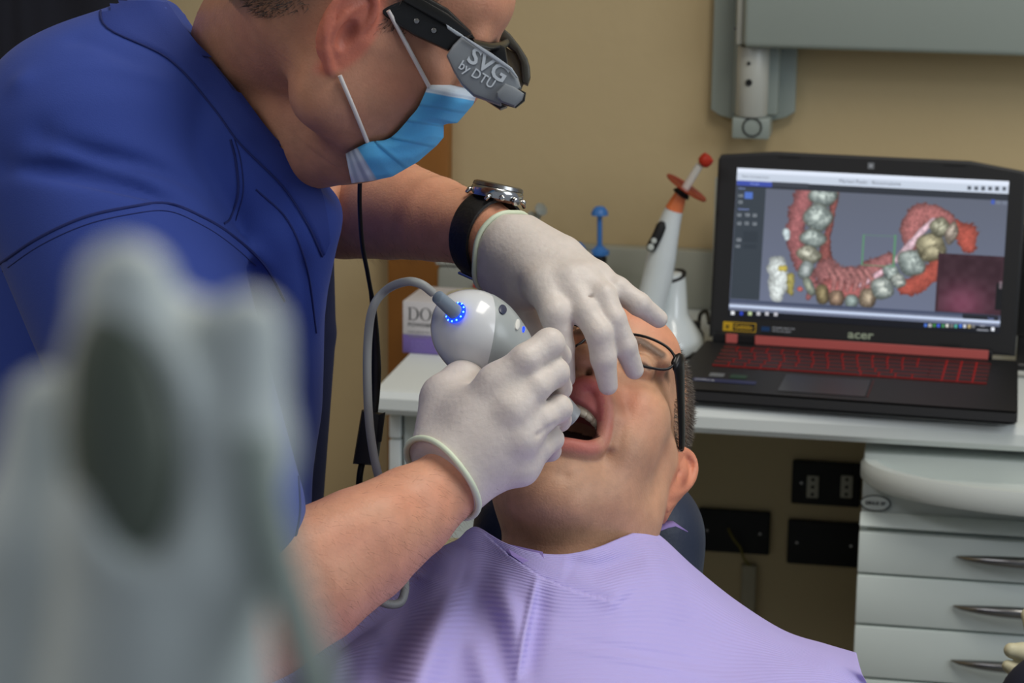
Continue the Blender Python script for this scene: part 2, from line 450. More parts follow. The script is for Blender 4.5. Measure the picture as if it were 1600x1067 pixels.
tube('retaining_ring', [(kc.x+.0125*math.cos(k*math.pi/14), YH-.019, kc.z+.0125*math.sin(k*math.pi/14)) for k in range(28)], .0011, M_black, t, 8, True)
ab = on_y(1250, 79, YH-.03).z
box2('arm_beam', (hc.x-.012, YH-.045, ht+.002), (1.1, YH+.028, ht+.15), M_en, t, bev=.008, seg=3)
box2('arm_bracket', (hc.x-.022, YH-.03, ht+.004), (hc.x-.0125, YH+.02, ht+.15), M_en2, t, bev=.003)
lathe('arm_cap', [(.0018, 0), (.0018, .004)], (hc.x-.0235, YH-.02, ht+.025), M_chrome, t, axis=(0, -1, 0), n=12)

# ------------------------------------------------------------------ laptop
LA = R(-3.3); LM = Matrix.Rotation(LA, 3, 'Z')
_h = on_z(1343, 545, DZ+.026); LC = Vector((_h.x, _h.y, DZ+.0005))          # middle of the hinge on the desk
lw = .200; ld = .255; lh = .024
def L_(x, y, z): return LC + LM @ Vector((x, y, z))
lap = tag(empty('laptop', LC), 'black open laptop on the worktop showing a scanned row of teeth', 'laptop')
M_lap = mat('black_laptop_plastic', (22, 23, 26), .5, bump=(900, .00003)); M_bez = mat('bezel_black', (20, 21, 24), .55)
bm = bmesh.new()
vs = [(-lw, 0, .004), (lw, 0, .004), (lw+.010, -ld, .006), (-lw-.010, -ld, .006), (-lw+.006, -ld+.012, 0), (lw-.006, -ld+.012, 0), (lw-.01, -.004, 0), (-lw+.01, -.004, 0),
      (-lw, 0, lh), (lw, 0, lh), (lw+.010, -ld+.004, lh-.004), (-lw-.010, -ld+.004, lh-.004)]
b_ = [bm.verts.new(L_(*v)) for v in vs]
for f in ((8, 9, 10, 11), (3, 2, 10, 11), (0, 1, 9, 8), (0, 3, 11, 8), (1, 2, 10, 9), (4, 5, 6, 7), (3, 4, 5, 2), (0, 7, 6, 1), (0, 3, 4, 7), (1, 6, 5, 2)):
    bm.faces.new([b_[i] for i in f])
bmesh.ops.bevel(bm, geom=bm.edges[:], offset=.002, segments=2, affect='EDGES')
bmobj('base', bm, M_lap, lap, True, 35)
# deck frame: u across, v from hinge to front, h above the deck
dn = Vector((0, -(ld-.004), -.004)).normalized()
def Dk(u, v, h=0): return LC + LM @ (Vector((u, 0, lh)) + dn*v + Vector((0, 0, h)))
DM = LM @ Matrix(((1, 0, 0), tuple(-dn), tuple(Vector((1, 0, 0)).cross(-dn)))).transposed()
def dbox(name, u0, u1, v0, v1, h0, h1, m, par, bev=.0005):
    return box(name, Dk((u0+u1)/2, (v0+v1)/2, (h0+h1)/2), ((u1-u0)/2, (v1-v0)/2, (h1-h0)/2), m, par, DM, bev, 1)
M_red = mat('red_hinge_bar', (196, 96, 92), .55)
M_glow = mat('red_key_backlight', (60, 5, 5), .5, emit=(255, 20, 12), es=.2)
M_keyspill = mat('painted_key_front_spill', (60, 6, 5), .5, emit=(200, 16, 12), es=.12)  # backlight spill on the key fronts, put in as faint red emission
M_key = mat('black_keycap', (28, 20, 22), .5)
hing = dbox('hinge_bar', -.190, .168, -.004, .006, -.001, .012, M_lap, lap, .002)
def bar(u0, u1): box('hinge_strip', Dk((u0+u1)/2, .0075, .0062), ((u1-u0)/2, .0012, .0058), M_red, lap, DM, .0004, 1)
bar(-.172, -.157); bar(-.134, .163)
dbox('keyboard_light', -.170, .1675, .026, .130, .0002, .0008, M_glow, lap, 0)
rows = [(14, .0, .011), (14, .012, .018), (14, .031, .018), (13, .050, .018), (12, .069, .018), (9, .088, .017)]
kmesh = {}
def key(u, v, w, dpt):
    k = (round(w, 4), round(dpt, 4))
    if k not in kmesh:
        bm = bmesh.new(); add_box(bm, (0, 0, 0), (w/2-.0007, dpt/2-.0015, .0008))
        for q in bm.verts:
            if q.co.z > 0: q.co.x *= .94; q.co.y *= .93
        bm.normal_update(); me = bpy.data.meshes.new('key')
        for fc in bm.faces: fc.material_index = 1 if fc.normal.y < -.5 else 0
        bm.to_mesh(me); bm.free(); me.materials.append(M_key); me.materials.append(M_keyspill); kmesh[k] = me
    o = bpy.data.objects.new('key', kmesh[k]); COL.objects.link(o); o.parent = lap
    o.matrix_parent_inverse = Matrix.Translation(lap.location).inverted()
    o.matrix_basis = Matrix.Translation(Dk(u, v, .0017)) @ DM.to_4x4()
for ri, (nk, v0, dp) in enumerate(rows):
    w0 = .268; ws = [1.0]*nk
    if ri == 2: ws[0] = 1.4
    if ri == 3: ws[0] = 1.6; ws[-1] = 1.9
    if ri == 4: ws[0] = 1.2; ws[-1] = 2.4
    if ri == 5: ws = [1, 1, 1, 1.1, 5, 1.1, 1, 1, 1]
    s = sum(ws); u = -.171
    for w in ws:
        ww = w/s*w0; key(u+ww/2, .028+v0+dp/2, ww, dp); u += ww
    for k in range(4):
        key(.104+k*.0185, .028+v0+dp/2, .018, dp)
tp = dbox('touchpad', -.075, .030, .150, .232, .0002, .0007, mat('touchpad_black', (26, 28, 33), .3), lap)
dbox('touchpad', .0322, .0332, .150, .232, .0002, .0009, mat('dull_red_line', (90, 40, 40), .6), lap, 0)['label'] = 'thin dull red line beside the touchpad'
M_stk = mat('blue_sticker', (46, 52, 92), .4); M_stk2 = mat('silver_sticker', (120, 125, 130), .4); M_stx = mat('pale_print', (190, 195, 205), .5)
dbox('sticker', -.182, -.105, .196, .210, .0003, .0008, M_stk, lap, 0)['label'] = 'long dark blue sticker'
text('sticker_print', 'Office', .010, DM, Dk(-.180, .208, .0010), M_stx, lap, .0001)
dbox('sticker', -.166, -.148, .168, .184, .0003, .0008, M_stk2, lap, 0)['label'] = 'small silver sticker'
dbox('sticker', -.140, -.120, .170, .186, .0003, .0008, mat('green_sticker', (38, 70, 48), .4), lap, 0)['label'] = 'small green sticker'
# lid
LT = R(10.5); lhh = .240
up_ = Vector((0, math.sin(LT), math.cos(LT))); nr_ = Vector((0, -math.cos(LT), math.sin(LT)))
LDM = LM @ Matrix((Vector((1, 0, 0)), up_, nr_)).transposed()
LO = LC + LM @ Vector((0, .004, lh+.004))
def Ld(u, v, h=0): return LO + LDM @ Vector((u, v, h))
poly = [(-.196, 0), (.196, 0), (.1975, lhh-.012), (.194, lhh-.006), (.125, lhh+.004), (-.125, lhh+.004), (-.194, lhh-.003), (-.1975, lhh-.010)]
prism('lid', poly, .009, LDM, Ld(0, 0, -.0045), M_lap, lap, bev=.002)
bz = prism('bezel', [(-.192, .003), (.192, .003), (.1935, lhh-.014), (.190, lhh-.009), (.124, lhh), (-.124, lhh), (-.190, lhh-.007), (-.1935, lhh-.012)], .0012, LDM, Ld(0, 0, .0004), M_bez, lap)
for u in (-.105, .105):
    prism('rubber_bumper', [(u-.014, lhh-.0035), (u+.014, lhh-.0035), (u+.014, lhh-.0015), (u-.014, lhh-.0015)], .001, LDM, Ld(0, 0, .0013), M_black, lap)
for u in (-.113, .113):
    prism('rubber_bumper', [(u-.014, .009), (u+.014, .009), (u+.014, .011), (u-.014, .011)], .001, LDM, Ld(0, 0, .0013), M_black, lap)
prism('webcam', [(-.004, lhh-.0125), (.004, lhh-.0125), (.004, lhh-.0045), (-.004, lhh-.0045)], .001, LDM, Ld(0, 0, .0014), M_stk2, lap)
prism('webcam', [(-.0013, lhh-.0098), (.0013, lhh-.0098), (.0013, lhh-.0072), (-.0013, lhh-.0072)], .001, LDM, Ld(0, 0, .0016), M_stx, lap)
text('maker_lettering', 'acer', .015, LDM, Ld(0, .010, .0012), mat('pale_green_print', (160, 172, 150), .4), lap, .0002, 'CENTER', 1.25, .0003)
M_yel = mat('yellow_sticker', (205, 165, 30), .4)
prism('sticker', [(-.178, .009), (-.135, .009), (-.135, .021), (-.178, .021)], .0005, LDM, Ld(0, 0, .0012), M_yel, lap)['label'] = 'yellow and black warranty sticker'
prism('sticker', [(-.165, .0102), (-.1362, .0102), (-.1362, .0198), (-.165, .0198)], .0005, LDM, Ld(0, 0, .0015), M_black, lap)['label'] = 'black field of the yellow sticker'
text('sticker_print', 'Gdddo', .0085, LDM, Ld(-.1635, .0125, .0019), M_yel, lap, .0001, bold=.0002)
text('sticker_print', 'iii', .0065, LDM, Ld(-.1745, .0125, .0016), M_dark, lap, .0001, bold=.0002)
prism('sticker', [(-.128, .0115), (-.117, .0115), (-.117, .0175), (-.128, .0175)], .0004, LDM, Ld(0, 0, .0012), mat('blue_print', (20, 60, 105), .4), lap)['label'] = 'small blue square print'
text('sticker_print', 'FINGERS AND GO', .0036, LDM, Ld(-.114, .0155, .0012), M_stx, lap, .0001)
text('sticker_print', 'WITH AN EASY', .0036, LDM, Ld(-.114, .0115, .0012), M_stx, lap, .0001)

# screen picture: pixels painted as colours of a fine grid of faces (it is flat and gives off its own light)
NX, NY = 600, 336
img = np.zeros((NY, NX, 3), 'f'); img[:] = (98, 106, 128)
yy, xx = np.mgrid[0:NY, 0:NX].astype('f'); U = (xx+.5)/NX; Vv = (yy+.5)/NY
def uv(cx, cy):
    u = v = .5
    for _ in range(8):
        v = (cy-82-u*(36+v*18))/778; u = (cx-52+36*v)/(1423+7*v)
    return u, v
def P_(cx, cy): u, v = uv(cx, cy); return u*NX, v*NY
def rect(x0, y0, x1, y1, c, al=1):
    y1 += (x1-x0)*.026
    a, b = P_(x0, y0); c2, d = P_(x1, y1)
    sl = (slice(max(0, int(round(b))), max(0, int(round(d)))), slice(max(0, int(round(a))), max(0, int(round(c2)))))
    img[sl] = img[sl]*(1-al)+np.array(c, 'f')*al
rngs = np.random.default_rng(5)
def noise(sc, seed=0):
    r = np.random.default_rng(seed); g = r.random((int(NY/sc)+3, int(NX/sc)+3)).astype('f')
    fy = yy/sc; fx = xx/sc; iy = fy.astype(int); ix = fx.astype(int); ty = fy-iy; tx = fx-ix
    ty = ty*ty*(3-2*ty); tx = tx*tx*(3-2*tx)
    return (g[iy, ix]*(1-tx)+g[iy, ix+1]*tx)*(1-ty)+(g[iy+1, ix]*(1-tx)+g[iy+1, ix+1]*tx)*ty
n8 = noise(14, 1); n3 = noise(4, 2); n2 = noise(2.2, 3)
img += ((Vv-.5)*26)[:, :, None]*np.array([.5, .6, 1])
def blob(pts, wd, c, rough=.25, tex=18):
    """thick soft stroke along pts given in crop coordinates, widths in cells"""
    P = [np.array(P_(*p)) for p in pts]; best = np.full((NY, NX), 1e9, 'f'); hh = np.zeros((NY, NX), 'f')
    for i in range(len(P)-1):
        a, b = P[i], P[i+1]; ab = b-a; t = np.clip(((xx-a[0])*ab[0]+(yy-a[1])*ab[1])/(ab@ab+1e-6), 0, 1)
        r = wd[i]+(wd[i+1]-wd[i])*t
        d = np.hypot(xx-a[0]-t*ab[0], yy-a[1]-t*ab[1])/r; best = np.minimum(best, d)
    best = best+(n8-.5)*rough+(n3-.5)*rough*.8
    m = np.clip((1-best)*8, 0, 1)[:, :, None]
    lum = (1.12-.45*np.clip(best, 0, 1)**2+(n3-.5)*.35+(n2-.5)*.25)[:, :, None]
    img[:] = img*(1-m)+(np.array(c, 'f')*lum)*m
def tooth(cx, cy, rx, ry, ang, c=(150, 178, 178), hi=(208, 222, 214), molar=True):
    x, y = P_(cx, cy); k = NX/1423*1.12; rx *= k; ry *= k; a = R(ang); dx = xx-x; dy = yy-y
    p = (dx*math.cos(a)+dy*math.sin(a))/rx; q = (-dx*math.sin(a)+dy*math.cos(a))/ry
    r = (np.abs(p)**2.6+np.abs(q)**2.6)**(1/2.6)
    th = np.arctan2(q, p); lob = .08*np.cos(4*th+.5) if molar else 0
    r = r-lob
    m = np.clip((1.0-r)*6, 0, 1)[:, :, None]
    sh = np.clip(1-r, 0, 1)**.5
    g = np.abs(np.sin(p*3.0+q*1.2+(n8-.5)*3))*np.abs(np.cos(q*2.6-p+(n3-.5)*2)) if molar else np.clip(.8-np.abs(p-.1)*.9, 0, 1)
    L = np.clip(sh*.55+g*.6*np.clip(1.15-r, 0, 1)+(-p*.12-q*.12)+(n3-.5)*.3, 0, 1)[:, :, None]
    dark = np.array(c, 'f')*.42
    col = dark*(1-L)+np.array(hi, 'f')*L
    ed = np.clip((r-.72)*3.5, 0, 1)[:, :, None]; col = col*(1-ed*.55)+np.array((70, 66, 44), 'f')*ed*.55
    img[:] = img*(1-m)+col*m
pink = (150, 86, 88); red = (168, 72, 58)
blob([(1210, 370), (1260, 400), (1270, 460)], [22, 26, 18], red, .5); blob([(1130, 560), (1060, 620), (960, 680)], [24, 26, 20], red, .6)
blob([(440, 150), (400, 260), (370, 380), (375, 500), (420, 610), (470, 690), (440, 750)], [34, 27, 22, 20, 18, 14, 6], pink, .35)
blob([(580, 180), (560, 300), (535, 430), (520, 540), (560, 620)], [8, 8, 8, 16, 22], (130, 70, 66), .35)
blob([(540, 620), (620, 650), (700, 640), (790, 590), (860, 540)], [34, 34, 28, 24, 16], (150, 92, 92), .3)
blob([(560, 700), (660, 710), (760, 700)], [24, 20, 18], (168, 90, 88), .35)
blob([(980, 460), (970, 380), (1010, 310), (1080, 300), (1160, 330)], [16, 24, 28, 26, 20], (158, 92, 90), .25)
blob([(900, 540), (960, 480), (1020, 400), (1090, 330)], [8, 9, 8, 7], (206, 170, 182), .5)
blob([(720, 680), (790, 630), (870, 570)], [7, 7, 6], (210, 165, 178), .5)
for i in range(6):
    blob([(550+i*38, 600), (580+i*40, 650), (570+i*38, 705)], [6, 7, 5], (158, 100, 98), .4)
tooth(510, 215, 72, 55, 0); tooth(485, 330, 72, 68, 8); tooth(460, 440, 66, 46, 6)
tooth(440, 525, 62, 44, 12, hi=(222, 222, 200), c=(150, 150, 120)); tooth(425, 605, 36, 50, 20, molar=False, hi=(196, 206, 205)); tooth(445, 690, 24, 52, -28, molar=False, hi=(180, 186, 160))
tooth(515, 730, 34, 52, -8, molar=False, c=(120, 96, 60), hi=(176, 160, 112)); tooth(590, 750, 40, 42, 0, molar=False, c=(132, 94, 74), hi=(190, 158, 128)); tooth(670, 762, 34, 34, 0, molar=False, hi=(176, 196, 190)); tooth(755, 745, 44, 50, 10, molar=False, c=(140, 110, 84), hi=(206, 186, 156))
tooth(830, 690, 58, 55, 35, hi=(214, 222, 212)); tooth(875, 605, 42, 38, 30); tooth(915, 650, 38, 34, 30, hi=(220, 224, 212)); tooth(980, 555, 72, 62, 38); tooth(1080, 470, 74, 72, 35, c=(150, 140, 96), hi=(216, 206, 164)); tooth(1125, 365, 50, 48, 20, c=(140, 136, 100), hi=(206, 206, 176)); tooth(1185, 395, 30, 56, 15, c=(150, 130, 110), hi=(206, 190, 172))
blob([(270, 590), (285, 660), (270, 740)], [24, 26, 18], (190, 198, 196), .25); blob([(345, 640), (345, 720)], [8, 8], (150, 140, 70), .5)
blob([(295, 600), (310, 600)], [8, 8], (200, 180, 70), .6); blob([(318, 410), (320, 440)], [8, 6], (180, 196, 200), .5); blob([(400, 705), (395, 705)], [6, 6], (190, 90, 85), .6)
for (a_, b_2, c_, d_) in ((724, 412, 893, 416), (724, 412, 728, 575), (889, 412, 893, 575), (724, 571, 893, 575)): rect(a_, b_2, c_, d_, (86, 150, 104), .85)
rect(52, 148, 180, 768, (52, 62, 72)); rect(52, 148, 1480, 182, (44, 50, 60)); 
rect(1120, 500, 1475, 815, (62, 34, 44))
mk = (U > uv(1135, 500)[0]) & (Vv > uv(1135, 500)[1]) & (Vv < uv(1135, 802)[1]) & (U < .995)
g_ = np.exp(-((U-.86)/.09)**2-((Vv-.82)/.13)**2)
img[mk] = (np.array([58, 32, 42])+g_[mk][:, None]*np.array([62, 26, 40])+((n8-.5)*16)[mk][:, None])
rect(1425, 650, 1475, 790, (14, 16, 20)); rect(1440, 640, 1452, 680, (150, 130, 140), .7)
rect(40, 78, 1480, 148, (196, 208, 226)); rect(40, 78, 1480, 104, (222, 232, 250))
rect(52, 148, 240, 172, (52, 74, 178)); rect(240, 150, 430, 172, (58, 64, 76))
rect(95, 205, 134, 240, (70, 110, 205)); rect(1385, 215, 1405, 240, (60, 90, 190)); rect(1410, 218, 1436, 240, (110, 120, 140)); rect(1442, 218, 1468, 240, (110, 120, 140))
for (a_, b_2) in ((60, 218), (60, 252), (55, 318), (98, 318), (138, 318), (55, 362), (95, 362), (138, 362), (55, 448), (50, 482)):
    rect(a_, b_2, a_+22, b_2+16, (150, 158, 166), .75); rect(a_+5, b_2+4, a_+14, b_2+11, (60, 70, 80), .8)
rect(90, 410, 165, 466, (46, 56, 66)); rect(90, 480, 160, 500, (46, 56, 66))
for k in range(6): rect(1262+k*36, 148, 1280+k*36, 168, (70, 78, 92)); 
rect(18, 768, 1480, 800, (66, 76, 104)); rect(1255, 815, 1440, 842, (30, 34, 44)); rect(15, 796, 1480, 824, (196, 212, 242))
rect(5, 824, 1480, 1000, (12, 16, 26))
for k, c_ in enumerate([(230, 235, 240), (30, 60, 200), (190, 210, 150), (190, 190, 200), (190, 190, 200), (190, 190, 200)]):
    rect(30+k*46, 831, 48+k*46, 850, c_)
for k, c_ in enumerate([(60, 110, 220), (180, 180, 180), (60, 140, 60), (50, 90, 230), (60, 150, 90), (220, 220, 210), (120, 120, 120), (70, 180, 160), (50, 110, 230), (210, 215, 225), (190, 170, 110), (120, 120, 120)]):
    rect(1056+k*22.6, 871, 1070+k*22.6, 888, c_)
rect(1345, 872, 1372, 880, (200, 205, 215), .6); rect(1330, 892, 1388, 902, (200, 205, 215), .7); rect(1404, 882, 1420, 900, (235, 240, 250))
img = np.clip(img, 0, 255); img = img*.84+img.mean(2, keepdims=True)*.16
su0, su1, sv0, sv1 = -.1715, .1745, .0275, .2205
gx, gy = np.meshgrid(np.linspace(su0, su1, NX+1), np.linspace(sv1, sv0, NY+1))
Lm3 = np.array(LDM); pts3 = np.stack([gx.ravel(), gy.ravel(), np.full(gx.size, .0016)], 1) @ Lm3.T + np.array(LO)
idx = np.arange((NX+1)*(NY+1)).reshape(NY+1, NX+1)
q_ = np.stack([idx[1:, :-1], idx[1:, 1:], idx[:-1, 1:], idx[:-1, :-1]], -1).reshape(-1, 4)
me = bpy.data.meshes.new('display'); me.vertices.add(len(pts3)); me.vertices.foreach_set('co', pts3.astype('f').ravel())
me.loops.add(q_.size); me.loops.foreach_set('vertex_index', q_.astype('i').ravel()); me.polygons.add(len(q_))
me.polygons.foreach_set('loop_start', np.arange(len(q_), dtype='i')*4); me.polygons.foreach_set('loop_total', np.full(len(q_), 4, 'i')); me.update(calc_edges=True)
at = me.color_attributes.new('Col', 'FLOAT_COLOR', 'CORNER'); cc = lina(img.reshape(-1, 3)); cc = np.c_[cc, np.ones(len(cc))]
at.data.foreach_set('color', np.repeat(cc, 4, 0).astype('f').ravel())
M_scr = bpy.data.materials.new('display_picture'); M_scr.use_nodes = True; nt = M_scr.node_tree; pp = nt.nodes['Principled BSDF']
an = nt.nodes.new('ShaderNodeAttribute'); an.attribute_name = 'Col'; nt.links.new(an.outputs['Color'], pp.inputs['Emission Color']); pp.inputs['Emission Strength'].default_value = 1.0
pp.inputs['Base Color'].default_value = (.005, .005, .006, 1); pp.inputs['Roughness'].default_value = .35
link_mesh('display', me, M_scr, lap)
M_st = mat('screen_text_grey', (0, 0, 0), .5, emit=(84, 92, 110), es=1)
M_st2 = mat('screen_text_pale', (0, 0, 0), .5, emit=(150, 170, 235), es=1)
def stext(cx, cy, body, size, m, al='LEFT'):
    u, v = uv(cx, cy); text('screen_text', body, size, LDM, Ld(su0+(su1-su0)*u, sv1+(sv0-sv1)*v, .0018), m, lap, 0, al)
stext(755, 150, 'Mariani Paolo - Ricostruzione', .0066, M_st, 'CENTER'); stext(78, 130, 'Piano di trattamento', .0042, M_st)
stext(146, 168, 'Arcata', .0042, M_st2, 'CENTER'); stext(60, 192, 'Attivo', .0034, M_st2); stext(60, 300, 'Strumenti', .0034, M_st2)
stext(1385, 840, 'Zoom', .003, M_st2)
pl = lambda x, y: P_(x, y)
# charger and its lead to the right of the laptop
t = tag(empty('power_adapter', Ld(.225, .09, -.04)), 'black power adapter block behind the right edge of the laptop', 'power adapter')
c_ = on_y(1600, 455, 3.22)
box2('block', (c_.x-.012, 3.2, on_y(1600, 528, 3.2).z), (c_.x+.05, 3.24, on_y(1600, 372, 3.2).z), M_dark, t, bev=.008)
pz = DZ
tube('lead', spline([(c_.x+.0, 3.21, c_.z+.05), (c_.x-.004, 3.21, c_.z+.085), (c_.x-.014, 3.21, c_.z+.089), (c_.x-.018, 3.215, c_.z+.06)], 6), .0018, M_dark, t)
box2('foot', (c_.x-.005, 3.205, DZ+.0005), (c_.x+.045, 3.235, on_y(1600, 528, 3.2).z+.002), M_dark, t, bev=.003)
q = on_z(1590, 572, DZ+.016)
tag(tube('charging_plug', spline([(q.x-.008, q.y, q.z), (q.x+.02, q.y, q.z), (q.x+.05, q.y+.01, DZ+.012), (q.x+.12, q.y+.04, DZ+.0065)], 6), [.006]*8+[.006, .005, .004, .004, .004, .004, .004, .004, .004, .004, .004][:19-8], M_dark), 'black charging plug stuck into the right side of the laptop', 'plug')
# ------------------------------------------------------------------ things on the worktop
M_gloss = mat('white_gloss_plastic', (214, 222, 224), .22, coat=.3)
M_oran = mat('orange_plastic', (226, 122, 70), .35); M_shld = mat('orange_shield', (190, 62, 22), .2, trans=.45, alpha=1)
M_redc = mat('red_cap', (176, 44, 22), .45)
M_glass = mat('clear_light_guide', (225, 225, 218), .15, trans=.3)
# curing lamp standing in its charging cradle
cb = on_z(1056, 548, DZ); cd = 3.30
def PP(px, py, d=cd): return Wp(px, py, d)
t = tag(empty('charging_cradle', (cb.x, cb.y, DZ)), 'white rounded charging cradle holding the curing lamp', 'charger')
e0 = on_y(1050, 420, cb.y+.02)
zc = lambda py: on_y(1050, py, cb.y).z
xc = lambda px: on_y(px, 480, cb.y).x
lathe('base', [(.052, DZ), (.053, DZ+.006), (.048, DZ+.022), (.036, DZ+.036), (.024, DZ+.052), (.020, zc(440)), (.018, zc(428)), (.012, zc(425))], (xc(1052), cb.y, 0), M_gloss, t, n=40, sy=.8)
lathe('cradle_rim', [(.0205, 0), (.0215, .002), (.0205, .004)], (xc(1052)-.004, cb.y, zc(434)), M_black, t, axis=(-.25, -.2, 1), n=32)
lamp = tag(empty('curing_lamp', (xc(1030), cb.y-.02, DZ+.03)), 'white pen-shaped curing lamp with an orange round shield, standing in the cradle', 'curing lamp')
yb = cb.y-.03
def Q(px, py, dy=0): return on_y(px, py, yb+dy)
ctr = [(1006, 520), (1016, 480), (1026, 440), (1034, 400), (1043, 360), (1053, 328), (1061, 310), (1064, 303)]
wdt = [20, 24, 24, 23, 19, 14.5, 11, 9.5]
sc = 1/ (FPX/3.22)
bm = bmesh.new(); pts = spline([tuple(Q(*p)) for p in ctr[:6]], 6); rr = [w*sc for w in np.interp(np.linspace(0, 5, len(pts)), range(6), wdt[:6])]
add_tube(bm, pts, rr, 24); bmobj('body', bm, M_gloss, lamp, True, 70)
bm = bmesh.new(); pts = spline([tuple(Q(*p)) for p in ctr[5:]], 6); rr = [w*sc for w in np.interp(np.linspace(0, 2, len(pts)), range(3), wdt[5:])]
add_tube(bm, pts, rr, 24); bmobj('collar', bm, M_oran, lamp, True, 70)
ax = (Q(1103, 246)-Q(1064, 303)).normalized()
pan = [Q(1036, 346, -.012), Q(1029, 364, -.016), Q(1021, 380, -.018), Q(1015, 392, -.019)]
bm = bmesh.new(); add_tube(bm, spline([tuple(p) for p in pan], 5), [.004, .006]+[.0068]*11+[.0055, .004, .003][:3], 14)if False else add_tube(bm, spline([tuple(p) for p in pan], 5), list(np.interp(np.linspace(0, 1, 16), [0, .12, .85, 1], [.003, .0068, .0068, .004])), 14)
bt = bmobj('button_panel', bm, M_black, lamp, True, 60)
for p_, r_ in (((1022, 376), .0036), ((1017, 386), .0042)):
    lathe('button', [(r_, 0), (r_, .0012), (r_*.6, .0018)], Q(*p_, -.0255), M_lgray, bt, axis=(-.2, -1, .1), n=16)
for s_ in (0,):
    pc = Q(1068, 298)
    for k in range(5): lathe('collar_ring', [(.012-.001*k, k*.0016), (.012-.001*k, k*.0016+.001)], pc-ax*.006, M_dark, lamp, axis=ax, n=24)
sh = frame_to((Q(1106, 314, .012)-Q(1036, 281, -.012)), (0, -1, 0))
nrm = ax
# the shield is seen almost edge-on: its axis is the light guide tilted a little towards the room
nsh = (ax+Vector((0, .03, 0))).normalized()
lathe('shield', [(.0, 0), (.020, .0008), (.030, .0016), (.0305, .0026), (.0305, .0036), (.029, .003), (.018, .0022), (.0, .0018)], Q(1070, 297)+ax*.001, M_shld, lamp, axis=nsh, n=48, caps=False)
tube('light_guide', [Q(1066, 302), Q(1093, 258)], .0052, M_glass, lamp, 20)
lathe('cap', [(.0055, 0), (.0085, .003), (.0092, .009), (.0080, .014), (.003, .0155)], Q(1096, 257), M_redc, lamp, axis=(ax+Vector((.25, 0, 0))), n=24)
# power lead of the cradle
g = lambda px, py, h: tuple(on_z(px, py, DZ+h))
tag(tube('power_lead', spline([g(1040, 560, .004), g(1068, 561, .004), g(1082, 554, .005), g(1092, 540, .006), g(1092, 515, .02), g(1094, 492, .036), g(1104, 487, .038), g(1108, 505, .03)], 6), .0026, M_dark), 'thin black lead looped on the worktop left of the laptop', 'cable')
t = tag(empty('mains_plug', g(1096, 530, 0)), 'small black plug adapter lying beside the left edge of the laptop', 'plug')
pa = on_z(1095, 541, DZ)
pa.x -= .012
lathe('housing', [(.014, 0), (.016, .004), (.016, .016), (.012, .022)], (pa.x, pa.y, DZ+.0005), M_dark, t, n=24)
box2('socket', (pa.x-.008, pa.y-.006, DZ+.021), (pa.x+.010, pa.y+.006, DZ+.034), M_dark, t, bev=.002)

# blue syringes in a holder
def syringe(px, py_top, py_bot, yb_, label, tilt=0):
    yb_ = yb_
    a = on_y(px+tilt, py_top, yb_); b = on_y(px, py_bot, yb_)
    ax = (a-b).normalized(); L = (a-b).length
    t = tag(empty('syringe', b), label, 'syringe', None)
    M_b = M_blu
    lathe('plunger', [(.0036, -.01), (.0036, L-.010)], b, M_b, t, axis=ax, n=12)
    lathe('thumb_rest', [(.012, 0), (.0118, .003), (.0095, .008), (.006, .0115), (.002, .0125)], b+ax*(L-.0125), M_b, t, axis=ax, n=28)
    lathe('finger_flange', [(.008, 0), (.0135, .001), (.0135, .006), (.008, .010), (.0055, .013)], b-ax*.006, M_b, t, axis=ax, n=28)
    lathe('barrel', [(.007, -.05), (.0075, -.045), (.0075, 0)], b-ax*.006, M_clr, t, axis=ax, n=20)
    lathe('black_tip', [(.003, -.020), (.009, -.012), (.010, 0), (.008, .004)], b-ax*.0105, M_dark, t, axis=ax, n=20)
    return t
M_blu = mat('blue_plastic', (62, 124, 200), .4); M_clr = mat('frosted_barrel', (170, 176, 170), .3, trans=.4)
ys = YW-.10
syringe(937, 322, 392, ys, 'blue dental syringe standing upright with its mushroom-shaped plunger raised', 0)
syringe(902, 378, 396, ys, 'blue dental syringe with its plunger pushed down, half hidden behind the left hand', 0)
# holder for the syringes
a = on_y(885, 440, ys); b = on_y(962, 440, ys)
t = tag(empty('syringe_stand', ((a.x+b.x)/2, ys, DZ)), 'frosted plastic stand holding the two blue syringes', 'stand')
zt_ = on_y(930, 402, ys).z
M_fro = mat('frosted_plastic', (168, 172, 164), .35, trans=.25)
box2('base', (a.x, ys-.03, DZ+.0005), (b.x, ys+.03, DZ+.008), M_fro, t, bev=.002)
zz = zt_-.035
box2('front_wall', (a.x, ys-.03, DZ+.006), (b.x, ys-.027, zz), M_fro, t, bev=.001); box2('back_wall', (a.x, ys+.027, DZ+.006), (b.x, ys+.03, zz), M_fro, t, bev=.001)
box2('side_wall', (a.x, ys-.03, DZ+.006), (a.x+.003, ys+.03, zz), M_fro, t, bev=.001); box2('side_wall', (b.x-.003, ys-.03, DZ+.006), (b.x, ys+.03, zz), M_fro, t, bev=.001)
# clear bottle stopper seen behind the wrist
t = tag(empty('clear_syringe', on_y(840, 330, ys+.02)), 'clear plastic syringe end showing just behind the wristwatch', 'syringe')
p = on_y(843, 329, ys+.02)
lathe('thumb_rest', [(.003, 0), (.009, .002), (.0095, .005), (.003, .007)], p, M_clr, t, axis=(.6, -.6, .5), n=24)
lathe('plunger', [(.004, -.16), (.004, 0)], p, M_clr, t, axis=(.25, .0, 1), n=12)
lathe('finger_flange', [(.004, 0), (.0085, .001), (.0085, .003)], p+Vector((-.010, 0, -.010)), M_clr, t, axis=(.5, -.4, .6), n=24)
lathe('barrel', [(.010, DZ-p.z+.001), (.010, -.05), (.006, -.045)], p+Vector((-.02, 0, 0)), M_clr, t, axis=(0, 0, 1), n=20)
